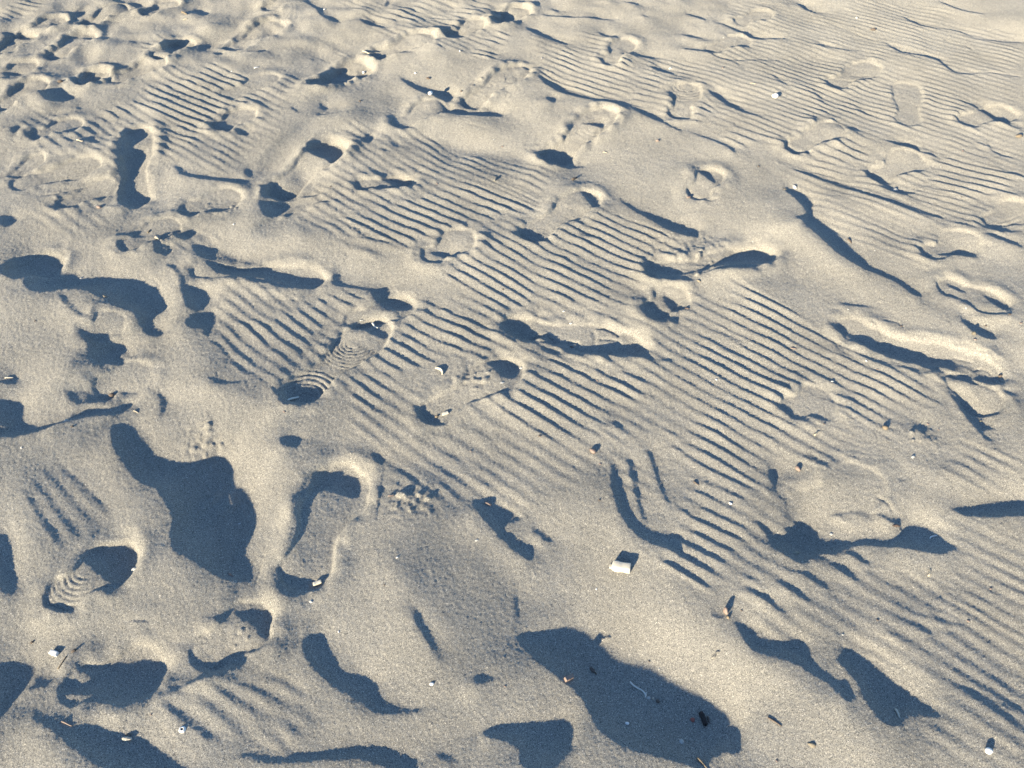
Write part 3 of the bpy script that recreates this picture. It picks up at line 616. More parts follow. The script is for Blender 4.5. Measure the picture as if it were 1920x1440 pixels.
# ------------------------------------------------------------------ materials
def new_mat(name):
    m = bpy.data.materials.new(name); m.use_nodes = True; nt = m.node_tree
    return m, nt, nt.nodes['Principled BSDF']
def lnk(nt, a, b): nt.links.new(a, b)
def sand_material():
    m, nt, bs = new_mat('sand'); N = nt.nodes
    tc = N.new('ShaderNodeTexCoord')
    def noise(scale, detail, rough=.6):
        n = N.new('ShaderNodeTexNoise'); n.inputs['Scale'].default_value = scale; n.inputs['Detail'].default_value = detail
        n.inputs['Roughness'].default_value = rough; lnk(nt, tc.outputs['Object'], n.inputs['Vector']); return n
    grain = noise(720, 4, .85)
    ramp = N.new('ShaderNodeValToRGB'); lnk(nt, grain.outputs['Fac'], ramp.inputs['Fac'])
    e = ramp.color_ramp.elements; e[0].position = .30; e[0].color = (.052, .051, .049, 1); e[1].position = .68; e[1].color = (.42, .39, .335, 1)
    mid = e.new(.5); mid.color = (.190, .180, .162, 1)
    big = noise(5, 4, .6); br = N.new('ShaderNodeMapRange'); br.inputs['From Min'].default_value = .3; br.inputs['From Max'].default_value = .7
    br.inputs['To Min'].default_value = .86; br.inputs['To Max'].default_value = 1.10; lnk(nt, big.outputs['Fac'], br.inputs['Value'])
    mul = N.new('ShaderNodeMix'); mul.data_type = 'RGBA'; mul.blend_type = 'MULTIPLY'; mul.inputs['Factor'].default_value = 1
    lnk(nt, ramp.outputs['Color'], mul.inputs['A']); lnk(nt, br.outputs['Result'], mul.inputs['B'])
    vor = N.new('ShaderNodeTexVoronoi'); vor.inputs['Scale'].default_value = 1150; lnk(nt, tc.outputs['Object'], vor.inputs['Vector'])
    sep = N.new('ShaderNodeSeparateColor'); lnk(nt, vor.outputs['Color'], sep.inputs['Color'])
    g1 = N.new('ShaderNodeMath'); g1.operation = 'GREATER_THAN'; g1.inputs[1].default_value = .982; lnk(nt, sep.outputs['Red'], g1.inputs[0])
    mx = N.new('ShaderNodeMix'); mx.data_type = 'RGBA'; lnk(nt, g1.outputs[0], mx.inputs['Factor']); lnk(nt, mul.outputs['Result'], mx.inputs['A'])
    mx.inputs['B'].default_value = (.46, .43, .38, 1)
    g2 = N.new('ShaderNodeMath'); g2.operation = 'GREATER_THAN'; g2.inputs[1].default_value = .93; lnk(nt, sep.outputs['Green'], g2.inputs[0])
    mx2 = N.new('ShaderNodeMix'); mx2.data_type = 'RGBA'; lnk(nt, g2.outputs[0], mx2.inputs['Factor']); lnk(nt, mx.outputs['Result'], mx2.inputs['A'])
    mx2.inputs['B'].default_value = (.06, .06, .06, 1)
    lnk(nt, mx2.outputs['Result'], bs.inputs['Base Color'])
    bs.inputs['Roughness'].default_value = .92; bs.inputs['Specular IOR Level'].default_value = .10
    if 'Diffuse Roughness' in bs.inputs: bs.inputs['Diffuse Roughness'].default_value = 0.42      # loose grains throw light back towards the sun
    else: print('no diffuse roughness')
    bump = N.new('ShaderNodeBump'); bump.inputs['Strength'].default_value = .7; bump.inputs['Distance'].default_value = .0010
    bn = noise(1000, 3, .75); lnk(nt, bn.outputs['Fac'], bump.inputs['Height']); lnk(nt, bump.outputs['Normal'], bs.inputs['Normal'])
    return m
SAND = sand_material()

# ------------------------------------------------------------------ the sand itself
def stretch(start, step, grow, stop):                             # positions that spread out more and more
    out, p, st = [], start, step
    while abs(p-start) < abs(stop-start): p += st; st *= grow; out.append(p)
    return out
core = list(np.arange(-300, 2222, 2.35))
cols = np.array(sorted(stretch(-300, -2.6, 1.06, -3500)+core+stretch(core[-1], 2.6, 1.06, 5400))); cols = np.concatenate([[-60000, -25000, -12000, -7000, -4800], cols[(cols > -4500) & (cols < 6400)], [6700, 9000, 14000, 27000, 62000]])
rows = [1560.0]
while rows[-1] > -200: rows.append(rows[-1]-(1.40+.98*min(1, max(0, (rows[-1]-150)/900))))
top = [-200-(-200+931)*(1-.965**k) for k in range(1, 150)] if False else []
y_, st_ = rows[-1], 1.6
while y_-st_ > -932: y_ -= st_; top.append(y_); st_ = min(st_*1.035, max(.25, (y_+936.5)*.12))
bot = stretch(1560, 2.8, 1.05, 9000)[::-1]
rows = np.array(bot+rows+top)
cgx, rgy = np.meshgrid(cols, rows); gpos = ground(np.stack([cgx, rgy], -1).reshape(-1, 2))
VX, VY = gpos[:, 0].copy(), gpos[:, 1].copy(); NR, NC = len(rows), len(cols)
ds_, dt_ = VX*SV[0]+VY*SV[1], VX*TV[0]+VY*TV[1]
near = np.minimum(np.minimum(ds_-S0, S0+NS*D-ds_), np.minimum(dt_-TT0, TT0+NT*D-dt_)); fade = sstep(.02, .35, near)
VZ = np.zeros(len(VX)); in_ = fade > 0; VZ[in_] = relief(VX[in_], VY[in_])*fade[in_]
VZ += (1-fade)*(.016*vnoise(VX, VY, .22, 41)+.03*vnoise(VX, VY, .9, 42)+.06*vnoise(VX, VY, 4.0, 43))
spacing = 2.2*(CAM_H/(ST+((rgy.ravel()-720)/FPX)*CT))/FPX
VZ += rng.normal(size=VZ.shape)*np.clip(spacing*.145, .00014, .00034)
print('sand grid', NR, NC, 2*NR*NC)
def grid_mesh(name, X, Y, Z, nr, nc):
    me = bpy.data.meshes.new(name); n = nr*nc; me.vertices.add(n)
    me.vertices.foreach_set('co', np.stack([X, Y, Z], -1).astype(np.float32).ravel())
    i = (np.arange(nr-1)[:, None]*nc+np.arange(nc-1)[None, :]).ravel()
    f = np.stack([i, i+1, i+nc+1, i+nc], -1).astype(np.int32); k = len(f)
    me.loops.add(k*4); me.loops.foreach_set('vertex_index', f.ravel())
    me.polygons.add(k); me.polygons.foreach_set('loop_start', np.arange(0, k*4, 4, dtype=np.int32))
    me.polygons.foreach_set('use_smooth', np.ones(k, bool)); me.update(calc_edges=True)
    return me
sand_me = grid_mesh('sand', VX, VY, VZ, NR, NC); sand_me.materials.append(SAND)
sand = bpy.data.objects.new('sand', sand_me); scene.collection.objects.link(sand)
sand['kind'] = 'structure'; sand['label'] = 'grey sand with wind ripples and deep footprints in low sun'
# ------------------------------------------------------------------ debris
def simple_mat(name, c1, c2, rough=.7, scale=400, spec=.25, stretch=(1, 1, 1), bump=.3):
    m, nt, bs = new_mat(name); N = nt.nodes; tc = N.new('ShaderNodeTexCoord'); mp = N.new('ShaderNodeMapping'); mp.inputs['Scale'].default_value = stretch
    lnk(nt, tc.outputs['Object'], mp.inputs['Vector'])
    n = N.new('ShaderNodeTexNoise'); n.inputs['Scale'].default_value = scale; n.inputs['Detail'].default_value = 4; lnk(nt, mp.outputs['Vector'], n.inputs['Vector'])
    r = N.new('ShaderNodeValToRGB'); r.color_ramp.elements[0].position = .35; r.color_ramp.elements[1].position = .68
    r.color_ramp.elements[0].color = (*c1, 1); r.color_ramp.elements[1].color = (*c2, 1)
    lnk(nt, n.outputs['Fac'], r.inputs['Fac']); lnk(nt, r.outputs['Color'], bs.inputs['Base Color'])
    b = N.new('ShaderNodeBump'); b.inputs['Strength'].default_value = bump; b.inputs['Distance'].default_value = .0006
    lnk(nt, n.outputs['Fac'], b.inputs['Height']); lnk(nt, b.outputs['Normal'], bs.inputs['Normal'])
    bs.inputs['Roughness'].default_value = rough; bs.inputs['Specular IOR Level'].default_value = spec
    return m
M = {'white': simple_mat('white_shell', (.42, .41, .39), (.62, .605, .58), .5, 300, .4),
     'bone': simple_mat('bleached_wood', (.30, .27, .22), (.46, .425, .36), .75, 260, .2, (.25, 1, 1)),
     'pale': simple_mat('pale_grey_wood', (.36, .345, .31), (.52, .50, .45), .85, 350, .1, (.15, 1, 1)),
     'cream': simple_mat('cream_wood', (.22, .185, .14), (.37, .33, .26), .75, 260, .2, (.25, 1, 1)),
     'pink': simple_mat('pink_shell', (.115, .082, .068), (.20, .150, .128), .6, 300, .3),
     'tan': simple_mat('tan_wood', (.105, .082, .058), (.18, .145, .105), .8, 350, .15, (.15, 1, 1)),
     'grey': simple_mat('grey_wood', (.13, .12, .105), (.22, .205, .18), .85, 350, .1, (.15, 1, 1)),
     'brown': simple_mat('brown_bark', (.05, .039, .032), (.12, .095, .08), .8, 350, .15),
     'dark': simple_mat('dark_bark', (.030, .026, .026), (.095, .080, .075), .85, 350, .15, (.3, 1, 1), .6),
     'red': simple_mat('red_stone', (.16, .05, .04), (.25, .09, .07), .7, 350, .2),
     'hole': simple_mat('dark_hole_cap', (.05, .048, .045), (.10, .09, .08), .95, 600, .05)}  # plain dark caps set where the holes open
def jitter(bm, amt, rs):
    for v in bm.verts: v.co += Vector((rs.uniform(-1, 1), rs.uniform(-1, 1), rs.uniform(-1, 1)))*amt
def mk(name, bm, mat, parent=None, smooth=True):
    me = bpy.data.meshes.new(name); bmesh.ops.recalc_face_normals(bm, faces=bm.faces); bm.to_mesh(me); bm.free()
    if smooth: me.polygons.foreach_set('use_smooth', [True]*len(me.polygons))
    me.materials.append(M[mat]); o = bpy.data.objects.new(name, me); scene.collection.objects.link(o)
    if parent is not None: o.parent = parent
    return o
# all shapes: length 1 along x, lying on z = 0
def bm_pebble(w, h, rs, sub=2):
    bm = bmesh.new(); bmesh.ops.create_icosphere(bm, subdivisions=sub, radius=.5)
    ph = [rs.uniform(0, 6.3) for _ in range(4)]
    for v in bm.verts:
        c = v.co; k = 1+.14*math.sin(5*c.x+ph[0])+.12*math.sin(6*c.y+ph[1]+2*c.x)+.08*math.sin(9*c.z+ph[2])
        v.co = Vector((c.x*k, c.y*k*w, (c.z*k+.42)*h))
    return bm
def bm_shard(w, h, rs, thick=.07):                               # a curved splinter of shell with a broken rim
    bm = bmesh.new(); n, rings = 14, 4; rim = [rs.uniform(.72, 1.08) for _ in range(n)]; cen = bm.verts.new((rs.uniform(-.05, .05), 0, h)); prev = None; R_ = []
    for k in range(1, rings+1):
        f = k/rings; R_.append([bm.verts.new((.5*f*math.cos(6.2832*i/n)*(1+(rim[i]-1)*f), .5*w*f*math.sin(6.2832*i/n)*(1+(rim[i]-1)*f), h*(1-f*f)+.01)) for i in range(n)])
    for i in range(n): bm.faces.new((cen, R_[0][i], R_[0][(i+1) % n]))
    for k in range(rings-1):
        for i in range(n): bm.faces.new((R_[k][i], R_[k+1][i], R_[k+1][(i+1) % n], R_[k][(i+1) % n]))
    bmesh.ops.solidify(bm, geom=bm.faces[:], thickness=thick*.8)
    return bm
def bm_chip(w, h, rs, rough=.03):                                # a cut block with worn edges and a grain
    bm = bmesh.new(); bmesh.ops.create_cube(bm, size=1)
    bmesh.ops.subdivide_edges(bm, edges=[e for e in bm.edges if abs((e.verts[0].co-e.verts[1].co).x) > .5], cuts=4)
    for v in bm.verts:
        t = .06*math.sin(v.co.x*4+rs.uniform(-.3, .3)); v.co = Vector((v.co.x, (v.co.y+t)*w, (v.co.z+.5)*h))
    jitter(bm, rough, rs)
    bmesh.ops.bevel(bm, geom=bm.edges[:], offset=min(w, h)*.14, segments=2, affect='EDGES', profile=.6)
    return bm
def bm_twig(w, rs, bend=.08, n=9, taper=.55, flat=.85, sides=7):
    bm = bmesh.new(); prev = None; a1, a2 = rs.uniform(-1, 1)*bend, rs.uniform(-1, 1)*bend
    for k in range(n):
        f = k/(n-1); c = Vector((f-.5, a1*math.sin(f*3.1)+a2*math.sin(f*6.2)*.7, w*.42+.15*w*math.sin(f*5)))
        r = w*.5*(1-(1-taper)*f)*(1+rs.uniform(-.14, .14)); r *= (.75 if k in (0, n-1) else 1)
        ring = [bm.verts.new(c+Vector((rs.uniform(-.15, .15)*w, r*math.cos(6.2832*i/sides), r*flat*math.sin(6.2832*i/sides)))) for i in range(sides)]
        if prev:
            for i in range(sides): bm.faces.new((prev[i], ring[i], ring[(i+1) % sides], prev[(i+1) % sides]))
        else: bm.faces.new(ring)
        prev = ring
    bm.faces.new(prev[::-1]); return bm
def bm_lathe(prof, n=20, sx=1, sy=1, wob=0, rs=None):
    bm = bmesh.new(); rings = []; wb_ = [1+(rs.uniform(-wob, wob) if rs else 0) for _ in range(n)]
    for r, zz in prof: rings.append([bm.verts.new((r*math.cos(6.2832*i/n)*sx*wb_[i], r*math.sin(6.2832*i/n)*sy*wb_[i], zz)) for i in range(n)])
    for k in range(len(rings)-1):
        for i in range(n): bm.faces.new((rings[k][i], rings[k+1][i], rings[k+1][(i+1) % n], rings[k][(i+1) % n]))
    return bm
def hit(px):                                                     # where the sight line of a pixel meets the relief
    z = 0.0
    for _ in range(7): g = ground(px, z); z = float(relief(np.array([g[0]]), np.array([g[1]]))[0])
    return Vector((g[0], g[1], z))
def hits(pxs):
    p = np.array(pxs, float); z = np.zeros(len(p))
    for _ in range(6):
        u = (p[:, 0]-960)/FPX; v = (p[:, 1]-720)/FPX; zz = (CAM_H-z)/(ST+v*CT); X, Y = u*zz, (CT-v*ST)*zz; z = relief(X, Y)
    return np.stack([X, Y, z], -1)
ITEMS = []
def item(kind, p0, p1, w, h, mat, label, cat, group=None, tilt=0, name=None, bury=.12, **kw):
    ITEMS.append(dict(kind=kind, p0=p0, p1=p1, w=w, h=h, mat=mat, label=label, cat=cat, group=group, tilt=tilt, name=name or cat.replace(' ', '_'), bury=bury, kw=kw))
item('block', (1145, 1062), (1184, 1070), .42, .50, 'bone', 'chunky cream white block of driftwood, the biggest pale piece on the sand', 'driftwood', bury=.14, name='driftwood_block')
item('forked', (1178, 1276), (1216, 1308), .10, .10, 'pale', 'bent grey forked twig lying in the largest shaded hollow', 'twig')
item('shard', (1211, 1310), (1221, 1307), .7, .3, 'white', 'white shell piece at the forked end of the bent grey twig', 'shell', name='shell_fragment')
item('pebble', (1221, 1309), (1227, 1311), .8, .5, 'cream', 'small pale pebble between white shell piece and brown crumb by forked twig', 'pebble')
item('pebble', (1228, 1312), (1237, 1318), .7, .5, 'brown', 'red-brown bark crumb next in line after the pale pebble by the forked twig', 'bark', name='bark_crumb')
item('husk', (1105, 1251), (1120, 1266), .5, .3, 'brown', 'dry brown seed husk with a tan stalk in the largest shaded hollow', 'seed husk')
item('chip', (1056, 1276), (1075, 1270), .42, .4, 'pink', 'pinkish wood chip on the sunlit rim of the largest hollow', 'wood chip', bury=.05)
item('roll', (1312, 1335), (1324, 1363), .42, .38, 'dark', 'dark grey rolled piece of bark in the largest hollow', 'bark', name='bark_roll')
item('twig', (1326, 1343), (1332, 1358), .3, .3, 'brown', 'thin brown bark strip lying against the dark bark roll', 'bark', name='bark_strip')
item('pebble', (1294, 1347), (1304, 1353), .85, .6, 'red', 'small dull red pebble beside the dark bark roll', 'pebble')
item('shard', (1272, 1393), (1284, 1389), 1.1, .25, 'white', 'triangular white shell shard on the shaded floor of the largest hollow', 'shell', name='shell_fragment')
item('pebble', (1171, 1357), (1179, 1357), .95, .8, 'white', 'tiny round white pebble alone on the floor of the largest hollow', 'pebble')
item('twig', (1305, 1419), (1327, 1442), .2, .15, 'tan', 'flat tan splinter of wood crossing the near rim of the largest hollow', 'splinter', bend=.03)
item('pebble', (1842, 1404), (1861, 1413), .75, .62, 'white', 'smooth rounded white stone, the largest white stone, with a short dark shadow', 'stone')
item('shard', (1511, 1394), (1535, 1399), .6, .35, 'cream', 'cream jagged shell piece on smooth sunlit sand', 'shell', name='shell_fragment')
item('twig', (1437, 1344), (1467, 1363), .13, .12, 'brown', 'straight brown stick on smooth sunlit sand', 'stick', bend=.015, taper=.8)
item('stub', (1677, 1328), (1688, 1349), .24, .2, 'bone', 'short pale twig with a side stub in a narrow shaded hollow', 'twig')
item('pod', (1357, 1141), (1367, 1163), .55, .6, 'pink', 'pinkish tan seed pod with a knobbed end propped up on the sand', 'seed pod')
item('twig', (1333, 1236), (1351, 1221), .22, .06, 'grey', 'curved grey sliver of wood half sunk in smooth bright sand', 'sliver', bend=.2, bury=.02)
item('limpet', (334, 1368), (350, 1368), 1.0, .35, 'white', 'round white limpet shell with a dark hole in its top', 'shell', name='limpet_shell')
item('clam', (229, 1387), (250, 1385), .5, .4, 'bone', 'ridged cream shell at the rim of a long shaded hollow', 'shell', name='ridged_shell')
item('twig', (235, 1378), (249, 1375), .18, .12, 'tan', 'thin tan sliver just behind the ridged cream shell', 'sliver')
item('twig', (114, 1352), (137, 1362), .16, .15, 'pink', 'pinkish nail-shaped twig inside a long shaded hollow', 'twig', bend=.1)
item('twig', (107, 1257), (126, 1228), .12, .12, 'tan', 'thin tan stick poking over the edge of a small hollow', 'stick', bend=.02)
item('chip', (96, 1223), (110, 1229), .5, .5, 'white', 'small white chip beside the thin tan stick', 'wood chip')
item('pebble', (133, 1225), (144, 1217), .6, .6, 'brown', 'brown curl of bark beyond the tip of the thin tan stick', 'bark', name='bark_crumb')
item('pebble', (57, 1207), (65, 1201), .6, .6, 'brown', 'dark brown bark crumb on smooth sand near the thin tan stick', 'bark', name='bark_crumb')
item('chip', (587, 1098), (605, 1092), .4, .5, 'bone', 'white peg-like chip standing at the heel end of a footprint', 'wood chip', bury=.02)
item('shard', (579, 1125), (588, 1131), .7, .3, 'white', 'small white shell just outside the heel of the footprint with the peg-like chip', 'shell', name='shell_fragment')
item('twig', (536, 753), (564, 746), .17, .15, 'pale', 'straight pale stick in the shaded heel of the ring-patterned footprint', 'stick', bend=.02, taper=.9)
item('crescent', (817, 690), (832, 703), .4, .3, 'bone', 'white crescent-shaped shell rim beside the crumbled footprint', 'shell', name='crescent_shell')
item('shard', (971, 691), (982, 690), .5, .3, 'white', 'white shell piece on the rim of the shaded toe hollow of the crumbled footprint', 'shell', name='shell_fragment')
item('shard', (936, 719), (947, 716), .5, .3, 'white', 'white shell piece half under crumbs at the toe hollow of the crumbled footprint', 'shell', name='shell_fragment')
item('chip', (828, 778), (842, 774), .4, .35, 'bone', 'cream chip on the heel rim of the crumbled footprint', 'wood chip')
item('pebble', (816, 784), (823, 779), .7, .6, 'tan', 'tan crumb next to the cream chip on the heel rim', 'pebble')
item('shard', (1066, 649), (1078, 652), .45, .3, 'pink', 'pink shell sliver at the shaded edge of the blocky-soled footprint', 'shell', name='shell_fragment')
item('pebble', (909, 943), (923, 949), .5, .45, 'pink', 'pinkish pebble on a soft shaded hump', 'pebble')
item('pebble', (1104, 843), (1118, 850), .7, .6, 'pink', 'pink pebble on open rippled sand beside the curved double trough', 'pebble')
item('shard', (888, 1015), (899, 1011), .45, .3, 'white', 'white curved shell sliver on grey open sand', 'shell', name='shell_fragment')
item('pebble', (1653, 799), (1665, 806), .75, .65, 'tan', 'tan brown pebble on smooth sand past the ripples', 'pebble')
item('twig', (1525, 818), (1537, 809), .3, .25, 'cream', 'pale cream splinter on smooth sand past the ripples', 'splinter')
item('pebble', (1491, 875), (1500, 886), .6, .6, 'pink', 'pink brown pebble with a hooked shadow near a soft dark furrow', 'pebble')
item('shard', (1484, 1038), (1503, 1036), .4, .3, 'bone', 'cream shell piece on the shaded floor of the two-lobed hollow', 'shell', name='shell_fragment')
item('shard', (1671, 985), (1690, 986), .35, .3, 'pink', 'pinkish shell sliver on the lit tongue of the two-lobed hollow', 'shell', name='shell_fragment')
item('shard', (1554, 1003), (1563, 1000), .8, .4, 'white', 'white shell piece on the far rim of the two-lobed hollow', 'shell', name='shell_fragment')
item('forked', (1742, 1011), (1757, 1003), .15, .12, 'white', 'tiny white branching coral-like scrap inside the two-lobed hollow', 'scrap')
item('twig', (1740, 1082), (1744, 1066), .25, .2, 'cream', 'pale yellow splinter on sand outside the two-lobed hollow', 'splinter')
item('shard', (1485, 346), (1495, 357), .4, .6, 'white', 'white shell standing upright at the head of a long forked hollow', 'shell', name='shell_fragment')
item('shard', (1468, 356), (1476, 354), .6, .3, 'cream', 'small cream shell beside the upright white shell', 'shell', name='shell_fragment')
item('pebble', (1446, 184), (1458, 182), .85, .75, 'white', 'round white pebble among far ripples with its own dimple', 'pebble')
item('shard', (1673, 357), (1684, 354), .6, .4, 'white', 'white shell on the shaded floor of a short trough between ripples', 'shell', name='shell_fragment')
item('twig', (1406, 157), (1418, 157), .25, .2, 'cream', 'pale splinter lying across the far ripples', 'splinter')
item('pebble', (1631, 57), (1642, 56), .6, .5, 'brown', 'brown pebble on smooth crest among far ripples', 'pebble')
item('pebble', (1903, 258), (1916, 256), .6, .5, 'tan', 'tan pebble on a smooth sunlit bank near wavy troughs', 'pebble')
item('shard', (1252, 130), (1262, 127), .7, .6, 'white', 'white shell on the crest behind a small oval trough', 'shell', name='shell_fragment')
item('twig', (682, 117), (695, 107), .2, .15, 'cream', 'pale matchstick-like twig beside a rough hollow', 'twig', bend=.02)
item('pebble', (679, 138), (686, 136), .8, .7, 'white', 'white pebble at the edge of the rough hollow near the matchstick-like twig', 'pebble')
item('twig', (926, 341), (934, 330), .2, .15, 'grey', 'grey twig standing across faint ripples near a laddered footprint', 'twig')
item('twig', (1130, 286), (1140, 287), .3, .25, 'cream', 'pale chip on the rim of a small round print', 'wood chip')
item('shard', (1304, 524), (1316, 530), .5, .4, 'cream', 'cream shell piece on the mound beyond the rough shaded hollow', 'shell', name='shell_fragment')
item('shard', (1281, 578), (1295, 579), .4, .3, 'pink', 'pale pink shell sliver beside the horseshoe-shaped hollow', 'shell', name='shell_fragment')
item('twig', (340, 24), (352, 28), .25, .2, 'tan', 'tan twig, one of two crossing twigs near the far footprints', 'twig')
item('twig', (343, 38), (353, 34), .25, .2, 'cream', 'cream twig beside the tan crossing twig near the far footprints', 'twig')
item('twig', (476, 129), (486, 126), .3, .25, 'white', 'white chip beyond the long strongly rippled patch', 'wood chip')
item('pebble', (107, 155), (119, 153), .5, .5, 'brown', 'brown pebble with a pale face between two shaded toe hollows', 'pebble')
item('twig', (143, 263), (158, 265), .25, .2, 'cream', 'pale splinter beside a small dark dent in faint ripples', 'splinter')
item('pebble', (180, 388), (192, 390), .5, .4, 'pink', 'pinkish pebble at the foot of a long narrow shaded hollow', 'pebble')
item('twig', (276, 438), (283, 430), .25, .2, 'tan', 'tan twig on a crumbly hump', 'twig'); item('twig', (292, 447), (301, 454), .25, .2, 'cream', 'cream twig at the edge of a crumbly hollow', 'twig')
item('shard', (148, 524), (156, 519), .7, .4, 'white', 'white shell at the edge of the long winding hollow', 'shell', name='shell_fragment')
item('shard', (192, 553), (199, 559), .7, .4, 'cream', 'pale shell on the floor of the long winding hollow', 'shell', name='shell_fragment')
item('twig', (8, 709), (27, 708), .2, .18, 'bone', 'pale stick lying over a small dark dent', 'stick', bend=.02)
item('pebble', (204, 744), (217, 740), .7, .6, 'brown', 'brown pebble on the ridge above a long curved furrow', 'pebble')
item('shard', (119, 792), (129, 786), .6, .4, 'white', 'white broken shell on the edge of the long curved furrow', 'shell', name='shell_fragment')
item('twig', (250, 770), (260, 775), .25, .2, 'cream', 'pale splinter near the tip of the long curved furrow', 'splinter')
item('twig', (674, 601), (682, 602), .3, .2, 'pale', 'pale grey sliver in the shaded toe hollow of the ring-patterned footprint', 'sliver')
item('forked', (697, 605), (710, 617), .2, .15, 'pale', 'tangle of grey fibres in the shaded toe hollow of the ring-patterned footprint', 'fibres')
item('shard', (1822, 627), (1830, 623), .8, .6, 'cream', 'cream chip below a dark wedge-shaped furrow', 'shell', name='shell_fragment')
item('pebble', (1870, 709), (1879, 705), .6, .7, 'brown', 'dark bark crumb at the toe end of the long narrow footprint', 'bark', name='bark_crumb')
item('shard', (1834, 791), (1843, 788), .5, .3, 'cream', 'pale shell sliver in a forked dark furrow', 'shell', name='shell_fragment')
item('shard', (1555, 714), (1566, 717), .5, .4, 'white', 'white shell with a dark shadow on the strong ripples', 'shell', name='shell_fragment')
item('twig', (1482, 653), (1494, 655), .3, .25, 'pink', 'brownish pink splinter in a ripple trough', 'splinter')
item('shard', (1707, 859), (1717, 854), .6, .45, 'white', 'white shell with a small dark shadow on smooth sand past the ripples', 'shell', name='shell_fragment')
item('twig', (1299, 903), (1312, 910), .3, .25, 'brown', 'brown bark sliver in the ripples beside the curved double trough', 'sliver')
item('pebble', (1365, 943), (1374, 946), .55, .4, 'white', 'oval white pebble in the ripples beside the two-lobed hollow', 'pebble')
item('shard', (445, 984), (453, 980), .6, .3, 'white', 'white shell flake in the deep elongated hollow', 'shell', name='shell_fragment')
item('twig', (429, 1075), (438, 1082), .3, .25, 'pink', 'pink splinter at the end of the deep elongated hollow', 'splinter')
item('shard', (248, 1071), (257, 1066), .6, .3, 'white', 'white shell flake on the rim of the ribbed toe hollow', 'shell', name='shell_fragment')
item('pebble', (805, 1283), (814, 1283), .8, .6, 'white', 'white pebble on smooth grey sand beside a soft shaded dip', 'pebble')
item('twig', (727, 931), (740, 929), .35, .3, 'pink', 'pink splinter among crumbled sand clods', 'splinter')
item('twig', (1072, 339), (1082, 332), .3, .25, 'brown', 'brown twig at the toe of the ring-soled footprint', 'twig')
item('pebble', (1286, 371), (1296, 370), .5, .4, 'pink', 'pink flake beside a shallow scooped print', 'shell', name='shell_fragment')
item('pebble', (1229, 265), (1237, 264), .6, .5, 'pink', 'pink pebble beside a soft shaded dent', 'pebble')
item('pebble', (799, 147), (807, 149), .6, .5, 'brown', 'brown crumb above the long shaded trough', 'bark', name='bark_crumb')
item('pebble', (804, 179), (810, 177), .9, .9, 'white', 'white pebble on the edge of the long shaded trough', 'pebble')
item('twig', (1589, 448), (1596, 457), .3, .25, 'brown', 'brown bark sliver at the edge of the long forked hollow', 'sliver')
for mat, name, cat, label, group, pts in (
    ('white', 'shell_crumb', 'shell', 'tiny white shell crumb lying on the sand', 'tiny white shell crumbs',
     '1057,584 1236,1254 1118,1105 926,262 779,138 1135,235 434,134 1356,72 1606,34 1764,313 1811,578 1505,698 1343,712 338,371 438,421 1016,109 862,96 1580,1190 745,1045 1452,1040 40,840 1640,470 608,18 252,1306 1624,677 1590,580 1070,607 520,1160 635,1185'),
    ('pink', 'pink_crumb', 'shell', 'tiny pinkish shell crumb lying on the sand', 'tiny pink shell crumbs',
     '1120,714 942,275 883,846 1343,310 1828,637 1914,606 1355,127 1456,1427 533,772 283,1340 1805,283 820,345 1125,870 1645,693 1740,795 1760,806 947,1287 1815,1165 1857,1104'),
    ('brown', 'bark_crumb', 'bark', 'tiny dark brown bark crumb lying on the sand', 'tiny bark crumbs',
     '190,127 675,190 1803,370 943,543 1012,818 1124,938 721,1097 1422,312 1645,1163 1893,590 1690,612 1217,1240 1390,1145 66,602 620,350 865,172 1545,795 135,800 1848,611')):
    for k, q in enumerate(P(pts)):
        r = (2.6+1.5*((k*37) % 10)/10)*(.72 if q[1] < 500 else .9); a = k*2.4
        item('shard' if mat == 'white' and k % 2 else 'pebble', (q[0]-r*math.cos(a), q[1]-r*.6*math.sin(a)), (q[0]+r*math.cos(a), q[1]+r*.6*math.sin(a)), .65, .45, mat, label, cat, group, name=name)
ends = hits([i['p0'] for i in ITEMS]+[i['p1'] for i in ITEMS]+[((i['p0'][0]+i['p1'][0])/2, (i['p0'][1]+i['p1'][1])/2) for i in ITEMS])
nI = len(ITEMS)
